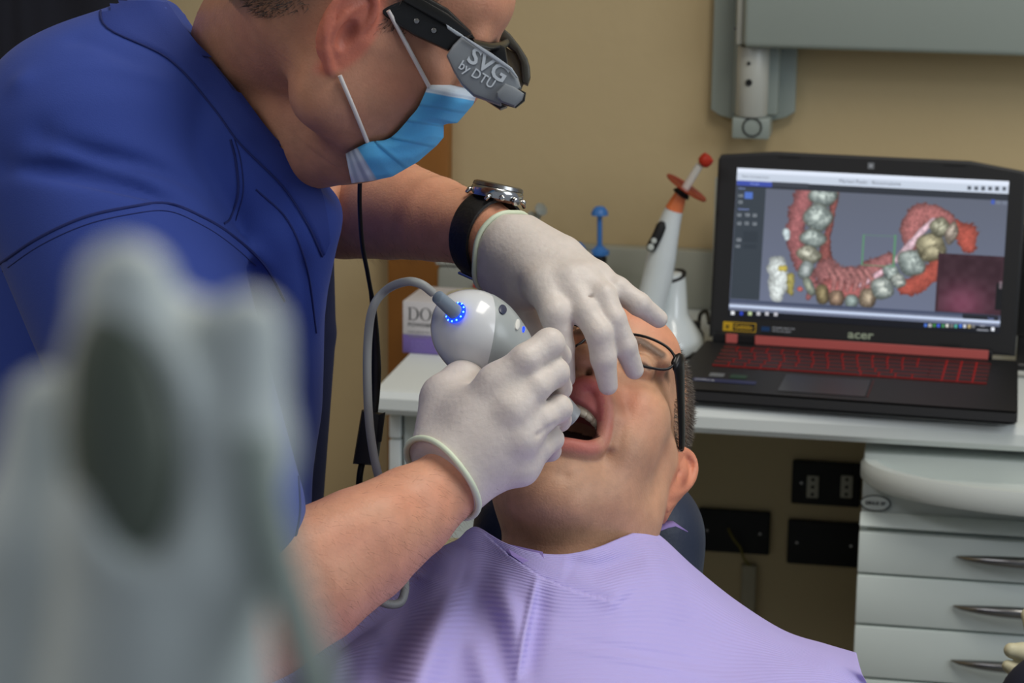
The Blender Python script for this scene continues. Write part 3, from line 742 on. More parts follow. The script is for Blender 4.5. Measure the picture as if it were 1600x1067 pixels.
# frosted flat organiser between the lamp and the laptop
a = on_y(1092, 450, 3.22); b = on_y(1112, 450, 3.22); z1 = on_y(1098, 358, 3.22).z
t = tag(empty('document_sleeve', (b.x-.02, 3.22, DZ)), 'upright frosted plastic sleeve between the curing lamp and the laptop', 'sleeve')
box2('sleeve', (a.x, 3.40, DZ+.001), (b.x+.05, 3.404, z1+.04), M_fro, t, bev=.001)
box2('foot', (a.x, 3.38, DZ+.0003), (b.x+.05, 3.42, DZ+.006), M_fro, t, bev=.001)

# ---- box of gloves
M_bx = mat('white_card', (214, 212, 216), .6); M_bp = mat('purple_card', (124, 106, 178), .6); M_ink = mat('print_black', (30, 36, 42), .6); M_ing = mat('print_grey', (150, 150, 158), .6); M_lp = mat('print_lilac', (136, 120, 188), .6)
yg = 3.10
BM = Matrix.Rotation(R(-3), 3, 'Z')
p0 = on_z(629, 555, DZ); p0.y = yg; p0 = on_y(629, 556, yg); zt_ = on_y(629, 470, yg).z; DZb = DZ+.0008
bw = .13; bh = zt_-DZb; bd = .10
t = tag(empty('glove_box', (p0.x+bw/2, yg+bd/2, DZ)), 'white and purple glove box printed DOC on the left end of the worktop', 'box')
def B_(u, v, w): return Vector((p0.x, yg, DZb)) + BM @ Vector((u, w, v))
zm = on_y(629, 522, yg).z-DZb
box('carton', B_(bw/2, (bh+zm)/2, bd/2), (bw/2, bd/2, (bh-zm)/2), M_bx, t, BM, .001)
box('purple_band', B_(bw/2, zm/2, bd/2), (bw/2+.0001, bd/2+.0001, zm/2), M_bp, t, BM, .001)['label'] = 'purple lower band of the box'
BT = BM @ XR
def serif(kind, x, h):               # high-contrast roman capitals drawn as thin raised print
    w = h*(.92 if kind != 'C' else .86); bm = bmesh.new()
    def P2(u, v): return B_(x+u, bh-.0245+v, -.0004)
    def quad(a, b, c, d): bm.faces.new([bm.verts.new(P2(*q)) for q in (a, b, c, d)])
    def arc(a0, a1, cx, rx, t):
        n = 36; prev = None
        for i in range(n+1):
            a = R(a0+(a1-a0)*i/n); o = (cx+rx*math.cos(a), h/2+h*.52*math.sin(a)); q = (cx+(rx-t)*math.cos(a), h/2+(h*.52-h*.035)*math.sin(a))
            cur = (bm.verts.new(P2(*o)), bm.verts.new(P2(*q)))
            if prev: bm.faces.new((prev[0], cur[0], cur[1], prev[1]))
            prev = cur
    if kind == 'O': arc(0, 360, w*.5, w*.5, w*.15)
    if kind == 'C': arc(48, 318, w*.52, w*.52, w*.15); quad((w*.84, h*.66), (w*.90, h*.66), (w*.90, h*1.0), (w*.84, h*.88))
    if kind == 'D':
        quad((w*.12, 0), (w*.26, 0), (w*.26, h), (w*.12, h)); quad((0, 0), (w*.5, 0), (w*.5, h*.04), (0, h*.04)); quad((0, h*.96), (w*.5, h*.96), (w*.5, h), (0, h)); arc(-90, 90, w*.45, w*.52, w*.15)
    return bmobj('lettering', bm, M_ink, t)
serif('D', .007, .0165); serif('O', .0235, .0165); serif('C', .0405, .0165)
text('lettering', 'POWDER FREE', .0068, BT, B_(.007, bh-.033, -.0003), M_ink, t, .0002, xs=1.15)
text('lettering', 'Latex gloves for examination', .0046, BT, B_(.007, bh-.0415, -.0003), M_ing, t, .0002)
text('lettering', 'Handschuhe zur Untersuchung', .0046, BT, B_(.007, bh-.0475, -.0003), M_ing, t, .0002)
text('lettering', '100 100', .014, BT, B_(.010, .008, -.0005), M_lp, t, .0002)
# gloves / tissue puffing from the opening of the box
bm = bmesh.new(); rr = np.random.default_rng(3); cols = []
for i in range(15):
    row = []
    for j in range(5):
        u = .048+.062*i/14; w = .03+.035*j/4
        row.append(bm.verts.new(B_(u, bh+.0005+(.007+.006*rr.random())*math.sin(math.pi*(j+.01)/4.02)*math.sin(math.pi*(i+.3)/14.6)**.4, w)))
    cols.append(row)
for a, b in zip(cols, cols[1:]):
    for j in range(4): bm.faces.new((a[j], b[j], b[j+1], a[j+1]))
M_lat = mat('cream_latex', (190, 184, 150), .5)
bmobj('protruding_glove', bm, M_lat, t, True)
# frosted container standing behind the box
a = on_y(682, 430, 3.28); zt2 = on_y(700, 404, 3.28).z
t = tag(empty('storage_tub', (a.x+.09, 3.33, DZ)), 'frosted white storage tub behind the glove box', 'tub')
box2('tub', (a.x, 3.28, DZ+.0006), (a.x+.20, 3.38, zt2-.01), M_fro, t, bev=.008)
box2('lid', (a.x-.002, 3.278, zt2-.01), (a.x+.202, 3.382, zt2), mat('tub_lid', (176, 178, 172), .4), t, bev=.003)
box2('red_latch', (a.x+.052, 3.274, on_y(750, 449, 3.27).z-.002), (a.x+.075, 3.28, on_y(750, 449, 3.27).z+.004), M_redc, t, bev=.001)

# ------------------------------------------------------------------ far left: dark jacket hanging on the wall behind the dentist
f = Field((-.28, -.09, -.5), (.28, .12, .2), .006)
f.ell((0, 0, -.15), (.17, .06, .32), k=.02); f.cap((-.12, 0, .08), (.12, 0, .08), .05, .05, k=.04)
f.cap((-.14, 0, .06), (-.19, 0, -.42), .05, .04, k=.03); f.cap((.14, 0, .06), (.19, 0, -.42), .05, .04, k=.03)
for i in range(7): f.cap((-.12+.04*i, -.075, -.42), (-.09+.03*i, -.06, .05), .012, .006, k=.012, sub=True)
jc = on_y(20, 20, YW-.09)
jk = sdf_obj('hanging_jacket', [(f, EYE, (jc.x-.02, YW-.075, jc.z+.08))], mat('dark_navy_cloth', (26, 28, 40), .9, bump=(200, .0003)), None)
tag(jk, 'dark navy jacket hanging on the wall behind the dentist', 'jacket')
lathe('coat_hook', [(.012, 0), (.012, .004), (.005, .006), (.005, .03), (.009, .034)], (jc.x-.02, YW, jc.z+.25), M_chrome, None, axis=(0, -1, 0), n=20)
tag(bpy.data.objects['coat_hook'], 'chrome coat hook above the dark jacket', 'hook')
# ------------------------------------------------------------------ people
M_skin = mat('skin', (200, 150, 120), .48, attr=True, var=(90, .07), bump=(520, .0004), sss=.12, spec=.4)
M_glove = mat('white_latex_glove', (206, 196, 188), .5, var=(160, .035), bump=(260, .0005), sss=.05)
M_rim = mat('glove_rim_latex', (206, 216, 190), .5)
M_tooth = mat('tooth_enamel', (226, 216, 188), .2)
def rp(r, d): return r*d/FPX
def vn(p): return np.array(p)/np.linalg.norm(p)
def ss(a, b, x):
    t = np.clip((x-a)/(b-a), 0, 1); return t*t*(3-2*t)
def pnoise(p, s, seed=0):          # cheap value noise on points
    q = p*s; i = np.floor(q).astype(int); f = q-i; f = f*f*(3-2*f)
    def h(a, b, c):
        n = (a*73856093) ^ (b*19349663) ^ (c*83492791) ^ (seed*7919)
        return ((n*1103515245+12345) & 0x7fffffff)/0x7fffffff
    r = 0
    for dx in (0, 1):
        for dy in (0, 1):
            for dz in (0, 1):
                w = (f[:, 0] if dx else 1-f[:, 0])*(f[:, 1] if dy else 1-f[:, 1])*(f[:, 2] if dz else 1-f[:, 2])
                r = r+w*h(i[:, 0]+dx, i[:, 1]+dy, i[:, 2]+dz)
    return r
def mix(c, t, col): return c*(1-t[:, None])+lina(col)[None, :]*t[:, None]
def pdist(p, pts):                 # distance of points to a polyline
    best = np.full(len(p), 9.0)
    for a, b in zip(pts, pts[1:]):
        a = np.array(a); b = np.array(b); ab = b-a; t = np.clip(((p-a)@ab)/(ab@ab), 0, 1)
        best = np.minimum(best, np.linalg.norm(p-a-t[:, None]*ab, axis=1))
    return best
mm = .001
def m3(*a): return np.array(a, float)*mm

def ear(f, s, x0, tilt=8, flare=22, kk=1.0, cy=-4, cz=0):
    T = Matrix.Rotation(R(tilt), 3, 'X'); F = Matrix.Rotation(R(s*flare), 3, 'Z')
    M = np.array(F @ T); c = m3(s*x0, cy, cz)
    def q(x, y, z): return c + M @ m3(s*x*kk, y*kk, z*kk)
    Re = M
    f.ell(q(4, -15, 4), m3(4.2, 19, 30)*kk, Re, k=.004)
    f.ell(q(3, -8, -22), m3(3.6, 8, 10)*kk, Re, k=.004)
    hel = [(5, -4, 3), (7, -2, 16), (8, -7, 28), (9, -17, 33.5), (9, -27, 29), (9, -32, 17), (8.5, -31, 3), (7, -26, -10), (6, -18, -20), (5, -10, -28), (4, -3, -25), (3, -2, -17)]
    hs = spline(hel, 4); f.chain([q(*p) for p in hs], [(2.9 if i < 30 else 3.6)*mm*kk for i in range(len(hs))], k=.002)
    ah = spline([(5, -12, 22), (6.5, -20, 14), (7, -23, 3), (6, -20, -9), (5, -12, -15)], 4)
    f.chain([q(*p) for p in ah], [2.6*mm*kk]*len(ah), k=.003)
    f.ell(q(10.6, -13, -1), m3(7.5, 7.5, 12)*kk, Re, k=.002, sub=True)
    f.ell(q(12, -21, 24), m3(4.5, 5, 5)*kk, Re, k=.002, sub=True)
    f.ell(q(3, 0, -2), m3(4.5, 4, 6)*kk, Re, k=.003)      # tragus
    return q

# ---------------------------------------------------------------- patient
P_R = np.array([[-.929, -.129, .348], [.160, .707, .689], [-.335, .696, -.636]])
u_, _, v_ = np.linalg.svd(P_R); P_R = u_ @ v_
P_O = V(938, 707, 2.0)
def pl_(px, py, d): return P_R.T @ (V(px, py, d)-P_O)
JA = R(15)
def J(x, y, z):                    # jaw points turn about the joint in front of the ear
    y -= 5; z += 5
    return m3(x, 5+y*math.cos(JA)+z*math.sin(JA), -5-y*math.sin(JA)+z*math.cos(JA))
f = Field(m3(-112, -118, -185), m3(104, 132, 150), .0015)
f.ell(m3(3, -8, 50), m3(58, 94, 76), k=.01)
f.ell(m3(0, 38, 2), m3(54, 54, 62), k=.02)
f.ell(m3(0, 60, 60), m3(52, 36, 32), k=.02)
for s in (-1, 1):
    f.cap(m3(s*47, 4, -5), J(s*43, 14, -56), .016, .016, k=.02)
    f.cap(J(s*43, 14, -56), J(s*16, 78, -86), .018, .015, k=.02)
    f.ell(J(s*34, 45, -62), m3(24, 32, 26), k=.02)
    f.ell(m3(s*43, 58, -8), m3(21, 26, 24), k=.016)
    f.ell(m3(s*42, 48, -36), m3(20, 30, 30), k=.016)
    f.cap(m3(s*50, 20, 2), m3(s*47, 60, -2), .009, .010, k=.012)
    f.cap(m3(s*10, 91, 36), m3(s*46, 76, 40), .008, .007, k=.012)
f.ell(m3(0, 76, -22), m3(30, 24, 30), k=.014)
f.ell(J(0, 80, -66), m3(28, 17, 20), k=.014)
f.ell(J(0, 83, -86), m3(20, 15, 14), k=.010); f.cap(J(-13, 96, -73), J(13, 96, -73), .004, .004, k=.010, sub=True)
for s in (-1, 1):
    f.ell(m3(s*32, 96, 25), m3(17, 15, 12), k=.010, sub=True)
    f.ell(m3(s*32, 80, 24), m3(13.5, 12.5, 12), k=.004)
    f.chain([m3(s*19, 87, 22), m3(s*26, 92.5, 19.5), m3(s*34, 93, 18.5), m3(s*44, 86, 21)], [.0012]*4, k=.0015, sub=True)
    f.chain([m3(s*20, 88, 31), m3(s*32, 92, 34), m3(s*44, 86, 31)], [.001]*3, k=.0015, sub=True)
f.cap(m3(0, 90, 28), m3(0, 108, 2), .006, .009, k=.010)
f.ell(m3(0, 110, -3), m3(9.5, 10, 9), k=.007)
for s in (-1, 1):
    f.ell(m3(s*12, 101, -8), m3(7, 10, 8), k=.005)
    f.ell(m3(s*6.8, 105, -14), m3(2.9, 5, 5), k=.002, sub=True)
f.cap(m3(0, 98, -16), m3(0, 97, -30), .006, .006, k=.008)
# opened mouth: hollow first, then the lip rim around it
f.ell(m3(-1, 76, -49.5), m3(24, 40, 18.5), Matrix.Rotation(R(-8), 3, 'X'), k=.003, sub=True)
LP = [(22, 94, -36), (12, 98, -32), (2, 101, -26), (-8, 102, -20), (-17, 98, -20), (-25, 90, -31), (-28, 81, -46), (-27.5, 77, -57),
      (-23, 81, -66), (-12, 86, -71), (0, 88, -73), (12, 86, -71), (23, 81, -66), (27, 77, -57), (27, 83, -45)]
ls = spline(LP+[LP[0]], 4)
f.chain([m3(*p) for p in ls], [.0046 if (18 > i or i > 30) else .0052 for i in range(len(ls))], k=.004)
ear(f, -1, 50.5, 6, 34, .84, -4, 0); ear(f, 1, 56, 6, 34, .84, -4, 0)
# pulled skin fold along the cheek next to the mouth, throat and neck
f.chain([m3(-22, 92, -18), m3(-33, 80, -32), m3(-37, 72, -52)], [.004, .005, .004], k=.008)
nk = [m3(0, -12, -10), pl_(905, 850, 1.965), pl_(885, 960, 1.945)]
f.chain(nk, [.060, .059, .063], k=.02)
f.cap(J(0, 58, -78), pl_(880, 850, 1.925), .030, .034, k=.03)
f.ell(J(0, 40, -66), m3(42, 40, 24), k=.03)
MOUTH = m3(-1, 80, -52)
def pcolor(p, fld):
    n = len(p); c = np.tile(lina((203, 156, 124)), (n, 1))
    x, y, z = (p/mm).T
    n1 = pnoise(p, 60, 1); n2 = pnoise(p, 260, 2)
    c = mix(c, .22*n1, (196, 128, 104)); c = mix(c, .05*(n2 > .80), (150, 96, 74))
    # stubble on the jaw, chin and throat
    st_ = ss(-26, -50, z)*ss(20, 52, y)*(1-ss(60, 72, np.abs(x)))
    c = mix(c, st_*(.26+.07*(n2 > .55)), (138, 112, 94))
    c = mix(c, .34*ss(40, 62, z)*ss(20, 60, y), (222, 128, 96))           # ruddy forehead
    cheek = np.exp(-(((np.abs(x)-38)/17)**2+((z+16)/18)**2))*(y > 20)
    c = mix(c, .45*cheek, (206, 116, 92))
    ed = ss(51, 56, np.abs(x))*ss(1.25, .95, np.sqrt(((y+20)/22)**2+((z-2)/36)**2))
    c = mix(c, .5*ed, (218, 120, 92))
    d = pdist(p, [np.array(q)*mm for q in ls])
    zl = np.interp(x, [-28, -25, -17, -8, 2, 12, 22], [-46, -31, -20, -20, -26, -32, -36])
    c = mix(c, .9*((z < zl)*(z > -44)*(y > 66)*(np.abs(x+3) < 26)*(d > .003)), (190, 104, 100))
    c = mix(c, .9*(1-ss(.0050, .0076, d)), (194, 104, 96))
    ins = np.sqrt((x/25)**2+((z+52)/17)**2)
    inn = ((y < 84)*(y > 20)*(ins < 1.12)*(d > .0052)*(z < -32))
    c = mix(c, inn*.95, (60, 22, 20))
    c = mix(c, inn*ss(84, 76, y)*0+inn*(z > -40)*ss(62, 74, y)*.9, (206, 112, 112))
    br = pdist(np.stack([np.abs(p[:, 0]), 0*p[:, 1], p[:, 2]], 1), [m3(12, 0, 38), m3(30, 0, 43), m3(46, 0, 40)])+(y < 50)
    c = mix(c, .8*(1-ss(.0025, .0055, br))*(pnoise(p*[1, 1, 3], 300, 4) > .22), (60, 44, 36))
    ls2 = pdist(np.stack([np.abs(p[:, 0]), p[:, 1], p[:, 2]], 1), [m3(19, 87, 22), m3(26, 92.5, 19.5), m3(34, 93, 18.5), m3(44, 86, 21)])
    c = mix(c, .85*(1-ss(.001, .0028, ls2)), (58, 38, 32))
    hl = ss(60, 74, z-(y-20)*.25)*0+ss(0, 1, ((-y-6)/14)+(z-18)/30)*(z > -12)*(y < 34)+ss(78, 92, z)*(y < 40)
    hl = np.clip(hl, 0, 1)*(1-ed)
    concha_shade = np.exp(-(((y+14)/4.5)**2+((z+1)/8)**2))*(np.abs(x) > 52); c = mix(c, .55*concha_shade, (120, 50, 44))  # shade of the ear hollow painted into the skin colour
    c = mix(c, hl*.75, (74, 66, 60))
    nost = np.exp(-(((np.abs(x)-6.8)/2.6)**2+((y-104)/4.5)**2+((z+14)/3.5)**2)); c = mix(c, np.clip(1.3*nost, 0, 1), (50, 24, 20))
    return c
PAT = tag(empty('person', Wp(925, 830, 1.97)), 'reclining patient with open mouth, short grey hair and dark-framed glasses', 'person')
PM = VR @ P_R; PO = Vector(VR @ P_O + VO)
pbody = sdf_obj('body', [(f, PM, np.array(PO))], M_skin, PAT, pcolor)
def pw(x, y, z): return Vector(PM @ m3(x, y, z)) + PO
PMm = Matrix(PM.tolist())
# upper and lower teeth
def tooth_obj(c, w, h, d, rot, par, M):
    bm = bmesh.new(); bmesh.ops.create_icosphere(bm, subdivisions=3, radius=1)
    for v in bm.verts:
        q = v.co; e = lambda t: math.copysign(abs(t)**.62, t)
        v.co = Vector((e(q.x)*w*(1+.12*(-q.z)), e(q.y)*d*(1-.25*(-q.z)), e(q.z)*h))
    Rz = Matrix.Rotation(rot, 3, 'Z')
    for v in bm.verts: v.co = (M @ (Rz @ v.co + Vector(c))*1) if False else M @ (Rz @ v.co + Vector(c))
    o = bmobj('tooth', bm, M_tooth, par, True); return o
def PMT(v): return PMm @ Vector(v) + PO
for jaw in (0, 1):
    for k in range(-5, 5):
        a = (k+.5)*.26; ww = (4.3, 3.5, 3.8, 3.6, 4.2)[min(4, int(abs(k+.5)))]
        cx, cy = 23*math.sin(a), 63+23*math.cos(a)
        if jaw == 0: c = m3(cx, cy+2.5, -33-abs(a)*1.6); hgt = .0074; ww *= 1.12
        else: c = J(cx*.92, cy-3, -50); hgt = .0045; ww *= .85
        bm = bmesh.new(); bmesh.ops.create_icosphere(bm, subdivisions=3, radius=1)
        Rz = Matrix.Rotation(-a, 3, 'Z')
        for v in bm.verts:
            q = v.co; e = lambda t: math.copysign(abs(t)**.6, t)
            w_ = Vector((e(q.x)*ww*mm*(1-.12*q.z*(1 if jaw == 0 else -1)), e(q.y)*.0033, e(q.z)*hgt))
            v.co = PMm @ (Rz @ w_ + Vector(c)) + PO
        bmobj('tooth', bm, M_tooth, PAT, True)
# tongue
bm = bmesh.new(); bmesh.ops.create_icosphere(bm, subdivisions=4, radius=1)
for v in bm.verts: v.co = PMm @ (Vector((v.co.x*.017, v.co.y*.026, v.co.z*.008)) + Vector(J(0, 45, -56))) + PO
bmobj('tongue', bm, mat('tongue', (120, 50, 48), .35, bump=(500, .0004)), PAT, True)
# hair: a cropped cap grown with fine strands
rr = np.random.default_rng(11)
vs = np.array([v.co[:] for v in pbody.data.vertices]); loc = (vs-np.array(PO)) @ PM
nr = np.array([v.normal[:] for v in pbody.data.vertices])
x, y, z = (loc/mm).T
hm = ((y < 30)*(y > -100)*(z > 8+np.clip(y+4, 0, 40)*.9)*(~((np.abs(x) > 51)*(y < 2)*(y > -50)*(z < 42))) + (z > 88)*(y < 20)) > 0
hm &= z > -14
idx = np.nonzero(hm)[0]; idx = rr.choice(idx, min(16000, len(idx)), replace=False)
def strands(name, base, nrm, along, m, par, ln, wd):
    V_, F_ = [], []
    a = along+rr.normal(size=base.shape)*.35; dd = nrm*.9+a; dd /= np.linalg.norm(dd, axis=1)[:, None]
    sd = np.cross(dd, rr.normal(size=base.shape)); sd /= np.linalg.norm(sd, axis=1)[:, None]
    l = ln*(.7+.6*rr.random(len(base)))[:, None]
    b0 = base-nrm*.0004
    V_ = np.stack([b0-sd*wd, b0+sd*wd, b0+dd*l], 1).reshape(-1, 3)
    F_ = np.arange(len(V_)).reshape(-1, 3)
    o = pydata(name, V_, F_, m, par, False); o['kind'] = 'stuff'; return o
M_hair = mat('grey_cropped_hair', (96, 88, 80), .6, var=(900, .4))
strands('hair', vs[idx], nr[idx], np.tile(-PM[:, 1]*.3-PM[:, 2]*.4, (len(idx), 1)), M_hair, PAT, .0055, .00028)

# spectacles of the patient
M_fr = mat('dark_metal_frame', (26, 26, 28), .35, .5)
GL = tag(empty('eyeglasses', pw(0, 100, 28)), 'dark metal-framed eyeglasses on the face of the patient', 'glasses')
for s in (-1, 1):
    rim = [(s*9, 100, 30), (s*16, 101.5, 37), (s*34, 100, 40), (s*52, 95, 38), (s*61, 90, 31), (s*59, 90, 20), (s*48, 94, 14), (s*30, 99, 12), (s*15, 101, 17)]
    pts = [pw(*p) for p in spline(rim+[rim[0]], 5)[:-1]]
    tube('lens_rim', pts, .0011, M_fr, GL, 8, True)
    bm = bmesh.new(); c_ = bm.verts.new(sum(pts, Vector())/len(pts)); rv = [bm.verts.new(p) for p in pts]
    for i in range(len(rv)): bm.faces.new((c_, rv[i], rv[(i+1) % len(rv)]))
    g_ = bmobj('lens', bm, None, GL, True)
    g_.data.materials.append(bpy.data.materials.get('lens_glass') or mat('lens_glass', (245, 248, 248), .03, trans=1, spec=.4))
    g_.data.materials[0].node_tree.nodes['Principled BSDF'].inputs['IOR'].default_value = 1.02
    tp_ = [pw(*p) for p in spline([(s*60, 91, 30), (s*64, 84, 30), (s*63.5, 50, 27), (s*62.5, 15, 23), (s*61.5, -4, 20), (s*61, -14, 8)], 6)]
    bm = bmesh.new(); rr_ = np.interp(np.linspace(0, 1, len(tp_)), [0, .12, .4, 1], [.005, .0092, .0060, .0040])
    add_tube(bm, tp_, list(rr_), 12, flat=PM[:, 0]); bmobj('temple', bm, M_fr, GL, True, 60)
tube('bridge', [pw(*p) for p in spline([(-9, 100, 30), (0, 103, 33), (9, 100, 30)], 6)], .0012, M_fr, GL, 8)

# ---------------------------------------------------------------- dentist
D_R = np.array([[.094, .824, .559], [-.307, -.510, .803], [.947, -.247, .205]])
u_, _, v_ = np.linalg.svd(D_R); D_R = u_ @ v_
D_O = V(546, 22, 1.80)
def dl_(px, py, d): return D_R.T @ (V(px, py, d)-D_O)
f = Field(m3(-86, -150, -165), m3(90, 128, 138), .0017)
f.ell(m3(0, -8, 52), m3(74, 95, 78), k=.01)
f.ell(m3(0, 38, 2), m3(62, 54, 64), k=.02)
f.ell(m3(0, 58, 58), m3(56, 40, 34), k=.02)
for s in (-1, 1):
    f.cap(m3(s*56, 4, -5), m3(s*50, 12, -48), .018, .020, k=.03)
    f.cap(m3(s*50, 12, -48), m3(s*16, 70, -70), .022, .016, k=.03)
    f.ell(m3(s*45, 58, -8), m3(22, 26, 26), k=.016)
    f.ell(m3(s*44, 40, -38), m3(20, 34, 32), k=.016)
    f.cap(m3(s*10, 91, 36), m3(s*46, 78, 40), .009, .008, k=.012)
f.ell(m3(0, 72, -44), m3(32, 22, 36), k=.014); f.ell(m3(0, 72, -66), m3(20, 13, 13), k=.012)
for s in (-1, 1):
    f.ell(m3(s*32, 96, 25), m3(17, 15, 12), k=.010, sub=True); f.ell(m3(s*32, 80, 24), m3(13.5, 12.5, 12), k=.004)
    f.chain([m3(s*19, 87, 22), m3(s*26, 92.5, 20), m3(s*34, 93, 19), m3(s*44, 86, 22)], [.0012]*4, k=.0015, sub=True)
f.cap(m3(0, 90, 28), m3(0, 101, 2), .006, .009, k=.010); f.ell(m3(0, 102, -4), m3(10, 10, 9), k=.007)
for s in (-1, 1): f.ell(m3(s*12, 95, -9), m3(7, 10, 8), k=.005)
f.cap(m3(-18, 92, -48), m3(18, 92, -48), .005, .005, k=.006); f.cap(m3(-16, 90, -57), m3(16, 90, -57), .005, .005, k=.006)
for s in (-1, 1): ear(f, s, 68, 6, 24, 1.04, 5, 1)
f.chain([m3(0, -22, 0), dl_(400, 90, 1.93), dl_(300, 110, 2.02)], [.062, .062, .072], k=.02)
f.cap(dl_(530, 226, 1.83), dl_(470, 210, 1.86), .027, .032, k=.03); f.cap(dl_(490, 218, 1.86), dl_(405, 150, 1.93), .030, .040, k=.03)
def dcolor(p, fld):
    n = len(p); c = np.tile(lina((190, 138, 110)), (n, 1)); x, y, z = (p/mm).T
    n1 = pnoise(p, 60, 1); n2 = pnoise(p, 260, 2)
    c = mix(c, .35*n1, (180, 112, 92)); c = mix(c, .10*(n2 > .8), (150, 92, 72))
    st_ = ss(-14, -44, z)*ss(-10, 20, y); c = mix(c, st_*(.26+.07*(n2 > .55)), (132, 100, 86))
    ed = ss(67, 73, np.abs(x))*ss(1.2, .95, np.sqrt(((y+11)/24)**2+((z-3)/38)**2)); c = mix(c, .55*ed, (214, 108, 88))
    br = pdist(np.stack([np.abs(p[:, 0]), p[:, 1], p[:, 2]], 1), [m3(10, 95, 38), m3(30, 90, 43), m3(48, 76, 41)])
    c = mix(c, .75*(1-ss(.004, .007, br)), (52, 38, 32))
    hl = np.clip(ss(0, 1, (-y-14)/26+(z-14)/34)*(z > -40)*(y < -6)+.6*ss(2, 20, z-.45*y)*(y < 38)*(y > -8)*(np.abs(x) > 40)+ss(84, 96, z), 0, 1)*(1-ed)
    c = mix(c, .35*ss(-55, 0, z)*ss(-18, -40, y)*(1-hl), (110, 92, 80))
    concha_shade = np.exp(-(((y+3)/5.5)**2+((z-1)/8)**2))*(np.abs(x) > 66); c = mix(c, .6*concha_shade, (110, 46, 42))  # shade inside the ear bowl painted as dark red skin
    return mix(c, hl*.72, (66, 58, 54))
fr = Field(V(250, 1120, 1.84)-[0, 0, 0], V(830, 640, 1.62)+[0, 0, 0], .002)
def C(f, pts, k=.006):             # chain of (px,py,d,r_px)
    f.chain([V(a, b, c) for a, b, c, r in pts], [rp(r, c) for a, b, c, r in pts], k)
C(fr, [(330, 985, 1.70, 118), (400, 948, 1.715, 116), (480, 904, 1.73, 106), (560, 855, 1.75, 92), (640, 801, 1.777, 73), (695, 761, 1.795, 57), (760, 715, 1.80, 48)], .02)
fr.cap(V(420, 880, 1.70), V(590, 815, 1.74), rp(50, 1.7), rp(42, 1.74), k=.02)
fl = Field(V(380, 470, 2.26), V(870, 210, 1.90), .002)
C(fl, [(440, 300, 2.19, 78), (540, 322, 2.13, 82), (610, 326, 2.07, 79), (680, 342, 2.02, 66), (745, 360, 1.98, 56), (805, 394, 1.952, 50)], .02)
def acolor(p, fld):
    c = np.tile(lina((206, 152, 122)), (len(p), 1))
    n1 = pnoise(p, 45, 1); n2 = pnoise(p*[1, 1, 1], 330, 2)
    c = mix(c, .4*n1, (206, 130, 104)); c = mix(c, .06*n2, (120, 78, 56)); return c
ft = Field(V(-250, 1150, 2.3), V(520, -60, 1.60), .007)
C(ft, [(180, 260, 1.88, 120), (250, 560, 1.81, 100), (330, 960, 1.71, 110)], .02); C(ft, [(300, 230, 1.98, 120), (250, 620, 2.04, 130), (220, 1000, 2.04, 130)], .03); C(ft, [(360, 260, 2.10, 120), (470, 310, 2.09, 90)], .02)
DOC = tag(empty('person', Wp(200, 800, 1.98)), 'dentist in a blue scrub top bending over the patient with gloved hands', 'person')
def dcol(p, fld): return dcolor(p, fld) if fld is f else acolor(p, fld)
DM3 = VR @ D_R; DO = Vector(VR @ D_O + VO)
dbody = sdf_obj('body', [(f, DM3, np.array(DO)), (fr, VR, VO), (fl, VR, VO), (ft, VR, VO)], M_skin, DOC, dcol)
def dw(x, y, z): return Vector(DM3 @ m3(x, y, z)) + DO
vs = np.array([v.co[:] for v in dbody.data.vertices]); nr = np.array([v.normal[:] for v in dbody.data.vertices])
loc = (vs-np.array(DO)) @ DM3; x, y, z = (loc/mm).T
hm = ((((-y-14)/26+(z-14)/34) > .25)*(z > -30)*(y < -6)*(y > -150) + (z > 4+np.clip(y, 0, 50)*.5)*(y < 42)*(y > 14)*(np.abs(x) > 40) + (z > 86)*(y < 82) > 0)
hm &= ~((x > 64)*(y < 4)*(y > -52)*(z < 40)); hm &= (np.abs(z) < 140)*(np.abs(x) < 95)
idx = np.nonzero(hm)[0]; idx = rr.choice(idx, min(14000, len(idx)), replace=False)
M_hair2 = mat('dark_grey_hair', (62, 56, 53), .6, var=(900, .4))
strands('hair', vs[idx], nr[idx], np.tile(-DM3[:, 1]*.5-DM3[:, 2]*.8, (len(idx), 1)), M_hair2, DOC, .007, .0003)
# fine arm hair
ctr = VR @ V(560, 850, 1.75)+VO; dist = np.linalg.norm(vs-ctr, axis=1)
sel = np.nonzero((dist < .17) | (np.linalg.norm(vs-(VR @ V(620, 320, 2.02)+VO), axis=1) < .10))[0]
sel = rr.choice(sel, min(5200, len(sel)), replace=False)
strands('arm_hair', vs[sel], nr[sel]*.35, np.tile(VR @ vn([.5, -.4, 0]), (len(sel), 1)), mat('arm_hair', (110, 74, 52), .6), DOC, .009, .00006)

